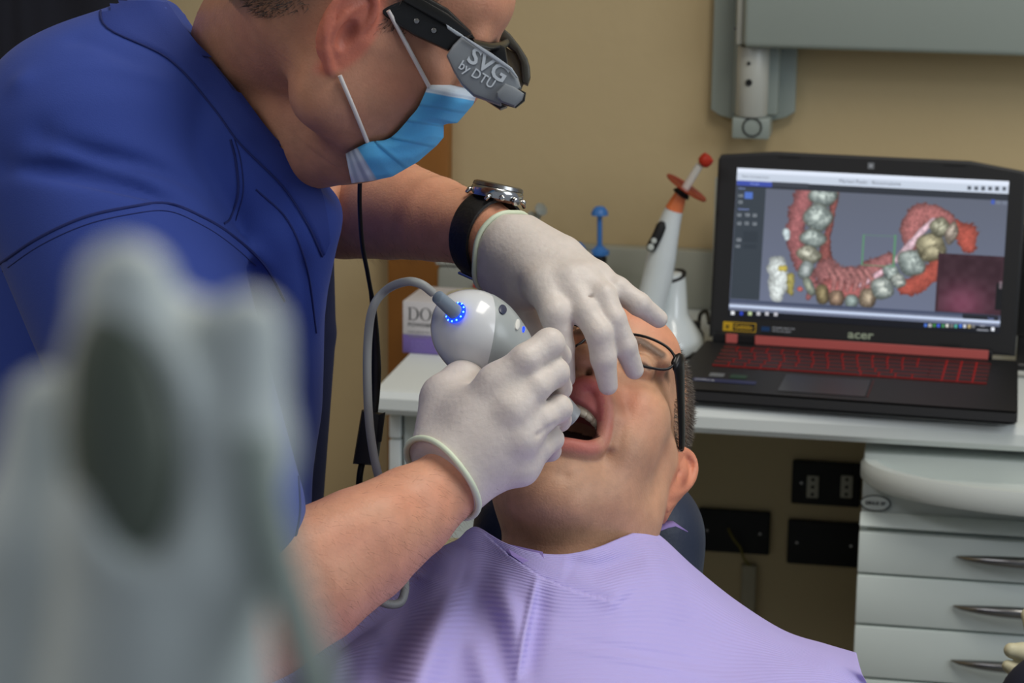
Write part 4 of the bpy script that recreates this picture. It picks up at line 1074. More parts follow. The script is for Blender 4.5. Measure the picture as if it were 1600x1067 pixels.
# ---- gloves
gr = Field(V(610, 850, 1.92), V(925, 490, 1.70), .0012)
C(gr, [(684, 762, 1.793, 65), (705, 748, 1.795, 63), (740, 705, 1.80, 58)], .01)
for (mx, my, md, mr) in ((776, 600, 1.792, 29), (801, 640, 1.782, 30), (813, 685, 1.785, 30), (812, 728, 1.797, 30)):
    C(gr, [(715, 728, 1.80, 50), (mx, my, md, mr)], .014)
C(gr, [(695, 700, 1.815, 52), (700, 625, 1.828, 44), (722, 600, 1.84, 34)], .014)
C(gr, [(740, 650, 1.805, 46), (765, 700, 1.80, 50)], .014)
C(gr, [(776, 601, 1.792, 28), (822, 562, 1.786, 25), (858, 537, 1.795, 23.5)], .010); C(gr, [(858, 537, 1.795, 23.5), (872, 556, 1.825, 20), (850, 582, 1.850, 18)], .004)
C(gr, [(801, 641, 1.782, 28), (838, 604, 1.786, 23), (867, 582, 1.797, 22)], .008); C(gr, [(867, 582, 1.797, 22), (874, 606, 1.828, 19), (850, 622, 1.855, 17)], .004)
C(gr, [(813, 686, 1.785, 28), (846, 655, 1.79, 22), (873, 638, 1.80, 20.5)], .008); C(gr, [(873, 638, 1.80, 20.5), (874, 656, 1.828, 18), (852, 668, 1.855, 16)], .004)
C(gr, [(813, 728, 1.795, 28), (842, 700, 1.80, 21), (862, 686, 1.81, 18)], .008); C(gr, [(862, 686, 1.81, 18), (860, 704, 1.835, 16), (842, 712, 1.855, 14)], .004)
C(gr, [(722, 600, 1.84, 32), (760, 565, 1.888, 22), (812, 572, 1.902, 19), (838, 588, 1.90, 16)], .008)
for a, b, r in (((846, 575, 1.772), (800, 600, 1.765), 2.4), ((866, 620, 1.776), (832, 640, 1.768), 2.2), ((868, 664, 1.785), (840, 680, 1.775), 2.0)):
    gr.cap(V(*a), V(*b), rp(r, 1.78), rp(r*.4, 1.78), k=.004, sub=True)
aR = vn([.029, .0215, -.021]); cR_ = V(694, 753, 1.797); gr.cut(cR_, -aR)
gloveR = sdf_obj('glove', [(gr, VR, VO)], M_glove, DOC)
gloveR['label'] = 'right glove gripping the scanner'
gl = Field(V(720, 640, 2.03), V(1060, 325, 1.84), .0012)
C(gl, [(798, 394, 1.950, 52), (822, 412, 1.938, 46)], .01)
for (mx, my, md, mr) in ((850, 447, 1.905, 29), (888, 440, 1.903, 27), (910, 436, 1.907, 25), (930, 432, 1.917, 23)):
    C(gl, [(800, 392+(850-mx)*.1, 1.952, 44), (mx, my, md, mr)], .012)
C(gl, [(822, 380, 1.955, 36), (880, 400, 1.935, 30), (930, 432, 1.917, 23)], .01)
C(gl, [(790, 425, 1.955, 40), (815, 450, 1.935, 34), (850, 450, 1.91, 28)], .012)
C(gl, [(850, 447, 1.903, 28), (868, 490, 1.885, 25), (877, 542, 1.888, 20.5), (883, 590, 1.897, 16.5)], .010)
C(gl, [(889, 441, 1.900, 26), (916, 488, 1.884, 22), (936, 520, 1.876, 21.5), (943, 560, 1.880, 20), (950, 602, 1.888, 15.5)], .007)
C(gl, [(912, 438, 1.905, 24), (943, 464, 1.890, 21), (958, 498, 1.883, 20), (976, 540, 1.888, 19), (991, 578, 1.899, 15)], .007)
C(gl, [(932, 434, 1.915, 22), (965, 452, 1.905, 19.5), (998, 475, 1.903, 18), (1029, 498, 1.915, 14.5)], .007)
C(gl, [(790, 430, 1.955, 38), (806, 475, 1.945, 28), (830, 520, 1.935, 22), (846, 556, 1.925, 18)], .01)
aL = vn(V(805, 394, 1.952)-V(745, 360, 1.98)); cL_ = V(783, 384, 1.958); gl.cut(cL_, -aL)
for s in ((905, 468, 923, 464, 1.882), (925, 500, 938, 497, 1.855), (948, 478, 962, 474, 1.868)):
    gl.cap(V(s[0], s[1], s[4]), V(s[2], s[3], s[4]), .0008, .0006, k=.003, sub=True)
gloveL = sdf_obj('glove', [(gl, VR, VO)], M_glove, DOC); gloveL['label'] = 'left glove holding back the upper lip'
treeR = bvh(gloveR); treeL = bvh(gloveL); treeD = bvh(dbody); treeP = bvh(pbody)
def rimring(c, ax, rx, ry, r, par, side=None, n=40):
    c = V(*c); z = vn(ax); x = np.cross([0, 0, 1], z); x = vn(x); y = np.cross(z, x)
    pts = []
    for i in range(n):
        t = 2*math.pi*i/n; p = c+x*rx*math.cos(t)+y*ry*math.sin(t)+z*.0012*math.sin(3*t+1)
        pts.append(Vector(VR @ p + VO))
    bm = bmesh.new()
    add_tube(bm, pts, r, 8, True); return bmobj('cuff', bm, M_rim, par, True)
def rimr(c, ax, fld, r, par):       # the rolled rim follows the cut edge of the glove
    z = vn(ax); x = vn(np.cross([0, 0, 1], z)); y = np.cross(z, x); pts = []
    def val(p):
        q = np.clip(np.round((p-fld.lo)/fld.vox).astype(int), 0, fld.n-1); return fld.d[tuple(q)]
    for i in range(48):
        t = 2*math.pi*i/48; d = x*math.cos(t)+y*math.sin(t); rad = .008
        while rad < .06 and val(c+z*.0025+d*rad) < 0: rad += .0004
        pts.append(rad)
    pts = [(pts[i-2]+pts[i-1]+pts[i]+pts[(i+1) % 48]+pts[(i+2) % 48])/5 for i in range(48)]
    P = [Vector(VR @ (c+(x*math.cos(2*math.pi*i/48)+y*math.sin(2*math.pi*i/48))*(pts[i]+.0006)+z*.0010*math.sin(i*.39)) + VO) for i in range(48)]
    bm = bmesh.new(); add_tube(bm, P, r, 8, True); return bmobj('cuff', bm, M_rim, par, True)
rimr(cR_, aR, gr, .0023, gloveR); rimr(cL_, aL, gl, .0021, gloveL)
# ---- blue scrub top
M_scrub = mat('blue_scrub_cloth', (39, 64, 146), .82, bump=(900, .00022), var=(7, .06), sheen=.05)
M_scrub2 = mat('navy_seam', (24, 38, 100), .85)
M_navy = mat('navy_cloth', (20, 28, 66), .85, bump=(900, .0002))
sf = Field(V(-260, 1180, 2.34), V(528, -110, 1.58), .0028)
C(sf, [(155, 240, 1.87, 200), (160, 300, 1.86, 190), (245, 560, 1.80, 168), (335, 800, 1.708, 143)], .03)      # near sleeve
C(sf, [(155, 240, 1.90, 190), (300, 140, 1.905, 170), (370, 240, 1.885, 150), (430, 335, 1.885, 105), (405, 460, 1.93, 104), (385, 620, 1.98, 104)], .03)
C(sf, [(300, 120, 1.98, 160), (420, 200, 2.06, 120)], .03)                                # shoulder girdle
C(sf, [(320, 330, 1.98, 170), (325, 700, 1.99, 165), (290, 1200, 2.0, 180)], .03)                              # chest side
C(sf, [(120, 420, 2.06, 230), (100, 800, 2.08, 250), (80, 1200, 2.08, 260)], .04)                                # back
C(sf, [(380, 300, 2.06, 130), (375, 480, 2.06, 112), (365, 900, 2.07, 108)], .02)
C(sf, [(360, 250, 2.14, 115), (440, 300, 2.14, 80)], .03)                                                      # far shoulder and sleeve
for d in (1.62, 1.70, 1.78, 1.86, 1.94, 2.02, 2.10):      # the neckline opening
    k_ = d/1.9
    sf.chain([V(408, -130, d), V(470, -45, d), V(562, 74, d), V(664, 178, d)], [rp(200, d)]*4, k=.006, sub=True)
def fold(pts, r, k, sub=True):
    ps = spline([np.array([a, b, c]) for a, b, c in pts], 5)
    n_ = len(ps); sf.chain([V(*p) for p in ps], [rp(r*(.25+.75*math.sin(math.pi*(i+.5)/n_)), 1.8) for i in range(n_)], k, sub)
tree0 = bvh(sdf_obj('tmp', [(sf, VR, VO)], None, None))
bpy.data.objects.remove(bpy.data.objects['tmp'])
def sd(px, py, off=0):             # depth of the scrub surface under a pixel
    h = hit(tree0, px, py)
    if h is None: return 1.95+off
    return float(-(CR.T @ (np.array(h)-CO))[2])+off
def F(pts, r, k, sub=True, off=0):
    q = spline([np.array(p, float) for p in pts], 3); ds = [sd(a, b, off) for a, b in q]
    for _ in range(12): ds = [ds[0]]+[(ds[i-1]+ds[i]*2+ds[i+1])/4 for i in range(1, len(ds)-1)]+[ds[-1]]
    fold([(a, b, d) for (a, b), d in zip(q, ds)], r, k, sub)
F([(318, 330), (352, 362), (400, 395), (440, 430), (470, 480)], 10, .010, False, .002)
F([(378, 215), (395, 290), (398, 350)], 7, .010, False)
F([(355, 215), (366, 280), (352, 345)], 5, .008)
F([(60, 210), (150, 240), (240, 262), (320, 300)], 12, .016)
F([(30, 130), (130, 110), (230, 118), (300, 150)], 10, .016, False)
F([(0, 260), (90, 268), (190, 290), (300, 330)], 16, .016)
F([(120, 60), (170, 80), (230, 110)], 5, .014)
F([(440, 330), (470, 420), (482, 520), (478, 640)], 8, .012)
F([(465, 310), (492, 400), (500, 520)], 6, .010, False)
F([(430, 560), (455, 660), (468, 740)], 9, .012); F([(250, 480), (310, 540), (390, 600)], 12, .016); F([(280, 420), (340, 470), (420, 560)], 9, .014, False)
sf.d = np.clip(sf.d, -.016, .016)
for _ in range(5):
    for ax_ in range(3):
        b_ = np.roll(sf.d, 1, ax_); c_ = np.roll(sf.d, -1, ax_); sf.d = (b_+c_+2*sf.d)*.25
scrub = sdf_obj('scrub_top', [(sf, VR, VO)], M_scrub, DOC); treeS = bvh(scrub)
def onS(pts, off=.0006, n=6):
    out = []
    for p in spline(pts, n):
        h = hit(treeS, p[0], p[1], off)
        if h is not None and (not out or (h-out[-1]).length < .04): out.append(h)
    return out
def seam(pts, r=.0009, m=None, off=.0002): 
    q = onS(pts, off)
    if len(q) > 3: tube('seam', q, r, m or M_scrub2, scrub, 6)
neckline = [(262, 4), (303, 60), (352, 112), (422, 204), (470, 252), (500, 292), (511, 330), (517, 372)]
band = [(157, 4), (168, 45), (262, 92), (330, 165), (375, 225), (440, 290), (480, 350), (503, 400)]
bm = bmesh.new(); A_ = spline(neckline, 8); B__ = spline(band, 8); grid = []
for a, b in zip(A_, B__):
    row = []
    for k in range(8):
        t = k/7; p = a*(1-t)+b*t
        h = hit(treeS, p[0]-3*(1-t), p[1]+2*(1-t), .0022 if 0 < k < 7 else (.0016 if k == 0 else .0002))
        row.append(h)
    grid.append(row)
vsx = [[bm.verts.new(h) if h is not None else None for h in r] for r in grid]
for r0, r1 in zip(vsx, vsx[1:]):
    for k in range(7):
        q = (r0[k], r1[k], r1[k+1], r0[k+1])
        if all(v is not None for v in q) and max((q[i].co-q[i-1].co).length for i in range(4)) < .05: bm.faces.new(q)
bmobj('collar', bm, mat('blue_collar_cloth', (33, 55, 132), .8, bump=(900, .0002)), scrub, True)
seam(band, .0008, None, .0008)
seam([(360, 218), (368, 250), (372, 300), (360, 340), (350, 350)]); seam([(366, 216), (376, 250), (380, 300), (368, 345)], .0004)
seam([(0, 412), (60, 372), (130, 340), (200, 324), (262, 318), (318, 340), (360, 366), (412, 412), (445, 470)], .0011)
seam([(4, 424), (62, 384), (132, 352), (202, 335), (262, 330), (316, 352), (356, 378), (400, 415)], .0004)
seam([(400, 296), (450, 345), (480, 420), (494, 520)], .0007)
# sleeve hem
seam([(440, 888), (458, 850), (468, 800), (466, 745)], .0010)
tube('seam', [Wp(455, 850, 1.66)]*2, .0001, M_scrub2, scrub, 4) if False else None
# far side of the scrub top, its shade put in as darker navy cloth
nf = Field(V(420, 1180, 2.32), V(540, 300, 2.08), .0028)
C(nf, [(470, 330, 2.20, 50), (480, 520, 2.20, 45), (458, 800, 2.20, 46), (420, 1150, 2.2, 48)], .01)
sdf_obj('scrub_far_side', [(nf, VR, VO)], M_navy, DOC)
# trousers and clogs (below the frame)
tf = Field((-.95, 1.35, 0), (-.05, 2.45, .85), .011)
hip = Wp(120, 1180, 2.1)
for s in (-1, 1):
    hx = hip.x+s*.10; tf.cap((hx, 1.95+.04*s, .80), (hx+s*.02, 1.93, .48), .10, .08, k=.03); tf.cap((hx+s*.02, 1.93, .48), (hx+s*.03, 1.96, .09), .075, .055, k=.03)
sdf_obj('trousers', [(tf, EYE, (0, 0, 0))], M_scrub, DOC)
for s in (-1, 1):
    cf = Field((-.08, -.14, 0), (.08, .17, .1), .006); cf.ell((0, .02, .035), (.05, .13, .045), k=.01); cf.cut((0, 0, .001), (0, 0, -1))
    sdf_obj('clog', [(cf, EYE, (hip.x+s*.13, 1.93, 0))], M_gloss, DOC)

# ---- disposable face mask
MK = tag(empty('face_mask', Wp(640, 200, 1.80)), 'pale blue pleated disposable mask over the face of the dentist', 'face mask')
M_mask = mat('blue_mask_fabric', (90, 178, 228), .8, attr=True, bump=(500, .0002), sss=.1)
Nb = [0, .2, .35, .5, .65, .82, .9, 1]; Np = [(672, 127), (655, 165), (641, 183), (620, 207), (602, 219), (578, 222), (560, 230), (541, 240)]
Sb = [0, .12, .28, .345, .36, .5, .56, .7, .85, .92, 1]; Sp = [(746, 142), (738, 163), (714, 191), (700, 192), (692, 194), (692, 214), (682, 226), (652, 252), (612, 275), (582, 281), (549, 285)]
def _smooth(bs, ps):
    q = spline([np.array([b, *p]) for b, p in zip(bs, ps)], 6); return [v[0] for v in q], [(v[1], v[2]) for v in q]
Nb, Np = _smooth(Nb, Np)
def ipl(b, bs, ps): return np.array([np.interp(b, bs, [p[0] for p in ps]), np.interp(b, bs, [p[1] for p in ps])])
R_, Cn = 110, 34; P3 = []; colr = []
lastd = 1.78
for i in range(R_+1):
    b = i/R_; N = ipl(b, Nb, Np); S_ = ipl(b, Sb, Sp)
    h = hit(treeD, N[0]-2, N[1]); d0 = lastd if h is None else float(-(CR.T @ (np.array(h)-CO))[2])
    d0 = min(max(d0, 1.74), 1.83); lastd = lastd*.7+d0*.3; d0 = lastd
    pl_st = ((b*5.2) % 1.0)          # pleats: each overlaps the next one
    pleat = -.0035*pl_st*(.06 < b < .94)
    for j in range(Cn+1):
        th = R(118)*j/Cn; s_ = math.sin(th); c_ = 1-math.cos(th)
        p = N+(S_-N)*s_; dS = 1.828
        d = d0-.0035+(dS-d0)*c_*1.0+pleat*(.4+.6*math.sin(min(th, R(90))))-.005*math.sin(th*1.4)
        wob = .0016*math.sin(b*23+j*.5)*math.sin(th)
        P3.append(VR @ V(p[0], p[1], d+wob) + VO)
        wh = (b < .085) or (b > .90)
        base = (206, 218, 232) if wh else (84, 172, 226)
        if b > .90 and (int((b-.90)*60) % 2 == 0): base = (170, 186, 206)
        if .06 < b < .075: base = (180, 196, 216)
        colr.append(lina(base)*(1-.10*(pl_st > .9)*(not wh)))
fs = [(i*(Cn+1)+j, i*(Cn+1)+j+1, (i+1)*(Cn+1)+j+1, (i+1)*(Cn+1)+j) for i in range(R_) for j in range(Cn)]
mo = pydata('mask_panel', P3, fs, M_mask, MK)
at = mo.data.color_attributes.new('Col', 'FLOAT_COLOR', 'POINT'); at.data.foreach_set('color', np.c_[np.array(colr), np.ones(len(colr))].astype('f').ravel())
sm = mo.modifiers.new('thickness', 'SOLIDIFY'); sm.thickness = .0006
M_el = mat('white_elastic', (210, 206, 204), .7)
def strap(a, b, sag=0):
    pts = []
    for k in range(11):
        t = k/10; px = a[0]+(b[0]-a[0])*t; py = a[1]+(b[1]-a[1])*t
        h = hit(treeD, px, py, .0014)
        pts.append(h if h is not None else Wp(px, py, 1.77))
    ps = [V_.copy() for V_ in pts]
    for _ in range(6): ps = [ps[0]]+[(ps[i-1]+ps[i]*2+ps[i+1])/4 for i in range(1, len(ps)-1)]+[ps[-1]]
    dcam = (Vector(CO)-ps[5]).normalized()
    ps = [p + dcam*.002 for p in ps]
    tube('ear_loop', ps, .0016, M_el, MK, 8)
strap((606, 16), (669, 134)); strap((530, 117), (578, 230))

# ---- loupes with a grey unit on the temple arm
LP_ = tag(empty('magnifier_glasses', Wp(760, 110, 1.73)), 'black safety glasses with a grey battery unit on the side, worn by the dentist', 'glasses')
CM = CR and None if False else Matrix(CR.tolist())
def camprism(name, poly, d, th, m, par, bev=0, dz=0):
    cx = sum(p[0] for p in poly)/len(poly); cy = sum(p[1] for p in poly)/len(poly)
    return prism(name, [((x-cx)*d/FPX, -(y-cy)*d/FPX) for x, y in poly], th, CM, Wp(cx, cy, d), m, par, bev)
M_unit = mat('grey_soft_plastic', (118, 124, 130), .42); M_frame = mat('black_gloss_frame', (16, 17, 18), .28)
M_unit2 = mat('light_grey_edge', (150, 158, 168), .4)
camprism('temple', [(540, -62), (590, -60), (650, -14), (700, 14), (735, 48), (742, 60), (724, 60), (700, 80), (648, 56), (598, 24), (540, -10)], 1.735, .010, M_frame, LP_, .0022)
camprism('temple_ridge', [(640, -12), (700, 22), (738, 54), (730, 58), (690, 36), (630, 2)], 1.728, .004, M_frame, LP_, .0012)
camprism('temple_clip', [(697, 38), (722, 54), (728, 60), (714, 56), (699, 45)], 1.7245, .003, M_unit2, LP_, .0008)
for q in ((651, 33), (678, 48)): lathe('screw', [(.0022, 0), (.0018, .0012), (.0005, .0016)], Wp(q[0], q[1], 1.729), M_chrome, LP_, axis=CR[:, 2], n=14)
camprism('under_frame', [(700, 92), (722, 130), (745, 148), (782, 172), (792, 168), (800, 150), (760, 120), (715, 80)], 1.737, .012, M_frame, LP_, .002)
un = camprism('battery_unit', [(722, 58), (766, 86), (797, 108), (810, 124), (814, 138), (800, 152), (782, 165), (740, 150), (721, 132), (709, 112), (698, 88), (708, 72)], 1.722, .016, M_unit, LP_, .0028)
camprism('unit_edge', [(722, 58), (726, 57), (768, 83), (800, 106), (810, 122), (806, 121), (796, 109), (764, 88)], 1.7125, .0016, M_unit2, LP_, .0005)
camprism('hinge_cap', [(776, 145), (789, 131), (805, 137), (819, 147), (816, 156), (804, 167), (784, 160), (777, 153)], 1.712, .010, M_unit, LP_, .0022)
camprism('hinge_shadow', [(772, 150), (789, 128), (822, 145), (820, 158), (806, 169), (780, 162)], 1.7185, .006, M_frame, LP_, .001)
TM = CM @ Matrix.Rotation(R(-32), 3, 'Z')
M_let = mat('pale_lettering', (182, 190, 198), .5)
text('lettering', 'SVG', .0160, TM, Wp(728, 94, 1.7132), M_let, LP_, .0002, xs=1.05, bold=.00035)
text('lettering', 'by DTU', .0092, TM, Wp(715, 105.5, 1.7132), M_let, LP_, .0002, xs=.92, bold=.0001)
M_gf = mat('dark_olive_frame', (56, 54, 46), .35); M_gl2 = mat('grey_translucent_lens', (120, 112, 92), .25, trans=.3)
camprism('far_arm', [(786, 45), (797, 54), (812, 73), (824, 92), (828, 106), (829, 122), (825, 134), (816, 130), (813, 100), (806, 84), (790, 70), (774, 62), (778, 52)], 1.86, .014, M_gf, LP_, .002)
camprism('far_lens', [(787, 72), (806, 84), (813, 98), (818, 132), (814, 142), (800, 144), (792, 110)], 1.862, .006, M_gl2, LP_, .001)
camprism('nose_frame', [(742, 58), (772, 66), (790, 74), (796, 110), (786, 104), (760, 84)], 1.80, .012, M_frame, LP_, .002)
tube('front_frame', [Wp(735, 66, 1.74), Wp(762, 72, 1.77), Wp(784, 72, 1.81), Wp(792, 66, 1.855)], .003, M_frame, LP_, 10)
# its lead and belt box
LDc = tag(empty('loupe_cable', Wp(575, 500, 2.06)), 'thin black cable hanging from the dentist to a small black power box', 'cable')
cpt = [Wp(*p) for p in [(563, 262, 1.90), (562, 320, 1.93), (566, 380, 1.97), (575, 430, 2.0), (583, 480, 2.03), (586, 540, 2.05), (586, 600, 2.06), (583, 648, 2.06)]]
cp2 = [tuple(p) for p in cpt]
sp_ = spline(cp2, 8); rr_ = list(np.interp(np.linspace(0, 1, len(sp_)), [0, .5, .6, .8, 1], [.0018, .0018, .003, .0052, .004]))
tube('wire', sp_, rr_, M_dark, LDc, 10)
camprism('power_box', [(566, 640), (600, 646), (590, 727), (552, 724)], 2.06, .022, M_dark, LDc, .004)
camprism('clip', [(590, 648), (602, 644), (596, 690), (586, 690)], 2.055, .012, M_black, LDc, .002)
tube('wire', spline([tuple(Wp(*p)) for p in [(566, 722, 2.06), (562, 745, 2.06), (558, 800, 2.08), (545, 900, 2.12), (520, 1000, 2.14), (470, 1060, 2.12)]], 6), .0028, M_dark, LDc, 10)

# ---- wristwatch on the far wrist
WT = tag(empty('wristwatch', Wp(760, 362, 1.975)), 'steel chronograph wristwatch with a black leather strap on the left wrist', 'watch')
wa = vn(V(805, 394, 1.952)-V(680, 342, 2.02)); wc = V(762, 371, 1.974)
wup = vn([.2, .96, .05]); ws = np.cross(wup, wa)
def ww_(a, u, s): return Vector(VR @ (wc+wa*a*mm+wup*u*mm+ws*s*mm) + VO)
M_strap = mat('black_leather', (16, 15, 15), .5, bump=(300, .0006)); M_steel = mat('polished_steel', (190, 190, 188), .18, 1)
bm = bmesh.new(); secs = []
for i in range(49):
    th = 2*math.pi*i/48; rx, ry = 30.5, 31.5
    row = []
    for (a, o) in ((-12, 0), (-11.6, 2.2), (-9.5, 2.8), (9.5, 2.8), (11.6, 2.2), (12, 0)):
        r_ = 1+o/31; row.append(ww_(a*(1-.12*abs(math.sin(th/2))), ry*r_*math.cos(th), rx*r_*math.sin(th)))
    secs.append([bm.verts.new(p) for p in row])
for a, b in zip(secs, secs[1:]):
    for k in range(5): bm.faces.new((a[k], b[k], b[k+1], a[k+1]))
bmesh.ops.remove_doubles(bm, verts=bm.verts[:], dist=1e-5)
bmobj('strap', bm, M_strap, WT, True, 50)
Wm = Matrix(np.stack([VR @ ws, VR @ wa, VR @ wup], 1).tolist())
cc_ = ww_(0, 30.5, 0)
lathe('case', [(.017, -.001), (.0205, .001), (.0212, .0055), (.0205, .0085), (.0195, .0095)], cc_, M_steel, WT, axis=VR @ wup, n=48)
lathe('bezel', [(.0205, .0092), (.0198, .0118), (.0175, .0128), (.0168, .0122)], cc_, M_chrome, WT, axis=VR @ wup, n=48)
lathe('dial', [(.0168, .0119), (.0168, .0121)], cc_, M_black, WT, axis=VR @ wup, n=40)
for s in (-1, 1):
    for a in (-1, 1):
        bm = bmesh.new(); add_tube(bm, [ww_(a*11, 34.5, s*17), ww_(a*11.5, 33, s*20), ww_(a*11.5, 30, s*22)], [.0020, .0019, .0014], 8); bmobj('lug', bm, M_steel, WT, True)
for ang, r_, l_ in ((-32, .0023, .0035), (0, .0034, .0038), (32, .0023, .0035)):
    dv = wa*math.cos(R(ang))+ws*math.sin(R(ang))
    lathe('crown' if ang == 0 else 'pusher', [(r_*.6, 0), (r_*.6, .001), (r_, .0012), (r_, l_), (r_*.7, l_+.0006)], cc_+Vector(VR @ (dv*.0205+wup*.0045)), M_steel, WT, axis=VR @ dv, n=20)
bq = [ww_(-12, -33.5, -11), ww_(12, -33.5, -11), ww_(12, -33.5, 9), ww_(-12, -33.5, 9)]
tube('buckle', bq, .0014, M_steel, WT, 8, True)

# ---------------------------------------------------------------- intraoral scanner
SC = tag(empty('intraoral_scanner', Wp(750, 520, 1.855)), 'white egg-shaped intraoral scanner with a glowing blue ring, held in the right glove', 'scanner')
sa = vn(V(903, 662, 1.893)-V(735, 514, 1.862)); s0 = V(735, 514, 1.862)
sref = vn(np.array([.5, .75, .55])-sa*(np.array([.5, .75, .55])@sa)); sb = np.cross(sa, sref)
prof = [(-31, 0), (-30.5, 6), (-27, 13.5), (-21, 21), (-11, 28), (2, 31.5), (14, 31.8), (26, 29.5), (38, 26), (50, 20), (62, 15.5), (76, 12.5), (92, 10.5), (104, 9.0), (107, 8.0), (108, 0)]
pt = np.array(spline(prof, 5))
def sp3(t, r, a, off=0): return Vector(VR @ (s0+(sa*t+(sref*math.cos(a)+sb*math.sin(a))*(r+off)*(1))*mm) + VO)
def spatch(name, sel, a0, a1, off, m, par, na=40):
    bm = bmesh.new(); rows = []
    full = a1-a0 > 6.28
    for t, r in sel: rows.append([bm.verts.new(sp3(t, max(r, .02), a0+(a1-a0)*i/na, off)) for i in range(na if full else na+1)])
    for x_, y_ in zip(rows, rows[1:]):
        for i in range(na if full else na): bm.faces.new((x_[i], x_[(i+1) % len(x_)], y_[(i+1) % len(x_)], y_[i]))
    return bmobj(name, bm, m, par, True)
M_scn = mat('white_scanner_shell', (206, 208, 210), .2, coat=.4); M_scg = mat('grey_scanner_panel', (158, 164, 164), .3)
spatch('shell', pt, 0, 2*math.pi, 0, M_scn, SC, 64)
M_tip = mat('grey_scanner_tip', (150, 154, 156), .3)
spatch('tip_sleeve', pt[(pt[:, 0] > 58)], 0, 2*math.pi, .5, M_tip, SC, 40)
ndn = vn(np.array([-.66, -.75, 0])-sa*(np.array([-.66, -.75, 0])@sa)); bm = bmesh.new(); rows = []
for k in range(25):
    row = []
    for i in range(64):
        a = 2*math.pi*i/64; tb = 13+19*float((sref*math.cos(a)+sb*math.sin(a))@ndn); t_ = tb+(58-tb)*k/24
        row.append(bm.verts.new(sp3(t_, float(np.interp(t_, pt[:, 0], pt[:, 1])), a, .05 if k == 0 else .35)))
    rows.append(row)
for x_, y_ in zip(rows, rows[1:]):
    for i in range(64): bm.faces.new((x_[i], x_[(i+1) % 64], y_[(i+1) % 64], y_[i]))
bmobj('button_panel', bm, M_scg, SC, True)
def sspot(name, px, py, rx, ry, m, rot, th=.0006, d=1.85):
    h = hit(treeSc, px, py, 0)
    if h is None: return
    dd = dirw(px, py); loc, nn, _, _ = treeSc.ray_cast(Vector(CO), dd.normalized())
    if nn.dot(dd) > 0: nn = -nn
    bm = bmesh.new(); Fm = frame_to(nn, VR @ vn(rot)); 
    add_lathe(bm, [(1, -.0004), (1, th*.7), (.8, th)], (0, 0, 0), (0, 0, 1), 32)
    for v in bm.verts: v.co = Fm @ Vector((v.co.x*rx, v.co.y*ry, v.co.z)) + loc
    return bmobj(name, bm, m, SC, True, 50)
treeSc = bvh(bpy.data.objects['shell'])
M_bl = mat('blue_led', (10, 40, 200), .4, emit=(10, 60, 255), es=1.6); M_bl2 = mat('blue_white_led', (120, 180, 255), .4, emit=(90, 170, 255), es=3.0)
sspot('button', 785, 484, .0032, .0056, mat('navy_button', (48, 54, 78), .35), (.6, .8, 0), .0013)
sspot('oval_mark', 808, 507, .0024, .0064, mat('white_mark', (214, 214, 208), .35), (.75, .6, 0), .001)
o_ = sspot('blue_light', 817, 515, .0012, .0034, M_bl, (.75, .6, 0), .0012)
# strain relief and its glowing ring
rb = hit(treeSc, 714, 490); ra = Wp(674, 455, 1.812); rax = (ra-rb).normalized()
lathe('light_ring', [(.0072, -.001), (.0084, .0008), (.0082, .0026), (.0066, .003)], rb, M_bl, SC, axis=rax, n=36)
Fr_ = frame_to(rax, CR[:, 1])
for k in range(12):
    a = 2*math.pi*k/12
    bm = bmesh.new(); bmesh.ops.create_icosphere(bm, subdivisions=1, radius=.00085, matrix=Matrix.Translation(rb+Fr_ @ Vector((.0077*math.cos(a), .0077*math.sin(a), .0026))))
    bmobj('led', bm, M_bl2, SC, True)
M_rel = mat('blue_grey_rubber', (122, 136, 150), .5); M_cab = mat('grey_cable_rubber', (146, 148, 146), .5)
lathe('strain_relief', [(.0062, 0), (.0058, .004), (.0052, .018), (.0050, .025), (.0034, .0262)], rb+rax*.0005, M_rel, SC, axis=rax, n=28)
cb_ = [(677, 458, 1.812), (658, 444, 1.808), (635, 440, 1.815), (605, 452, 1.845), (583, 480, 1.85), (575, 530, 1.86), (574, 600, 1.865), (578, 670, 1.87), (588, 730, 1.875), (605, 790, 1.885), (622, 850, 1.89), (632, 905, 1.86), (631, 930, 1.85), (622, 943, 1.845), (600, 942, 1.84), (570, 925, 1.84), (520, 900, 1.86), (470, 900, 1.88), (420, 960, 1.86), (380, 1090, 1.80)]
tube('cable', spline([tuple(Wp(*p)) for p in cb_], 8), .0033, M_cab, SC, 12)

# ---------------------------------------------------------------- bib
M_bib = mat('lilac_paper', (176, 165, 222), .75, wave=(26, .00028, 'Y', 'UV'), bump=(700, .0002), var=(14, .02), sss=.05)
top = [(330, 1100, 1.90), (430, 1030, 1.93), (540, 950, 1.955), (620, 898, 1.965), (684, 858, 1.965), (716, 842, 1.955), (731, 828, 1.945), (748, 824, 1.925), (785, 846, 1.885), (830, 862, 1.865), (880, 866, 1.86), (930, 856, 1.87), (975, 838, 1.90), (1005, 829, 1.93), (1030, 836, 1.955), (1085, 886, 1.965), (1150, 938, 1.965), (1225, 985, 1.95), (1290, 1006, 1.93), (1338, 1020, 1.90)]
row1 = [(300, 1170, 1.80), (400, 1110, 1.83), (500, 1040, 1.87), (580, 980, 1.90), (640, 940, 1.91), (690, 920, 1.90), (715, 915, 1.885), (745, 908, 1.865), (790, 912, 1.845), (835, 922, 1.83), (880, 932, 1.825), (930, 932, 1.83), (980, 922, 1.84), (1030, 918, 1.86), (1080, 930, 1.88), (1130, 960, 1.885), (1180, 985, 1.885), (1240, 1012, 1.875), (1300, 1028, 1.86), (1346, 1050, 1.84)]
row2 = [(290+i*56.5, 1085 + 10*math.sin(i), 1.74 + .0011*(i-10)**2) for i in range(20)]
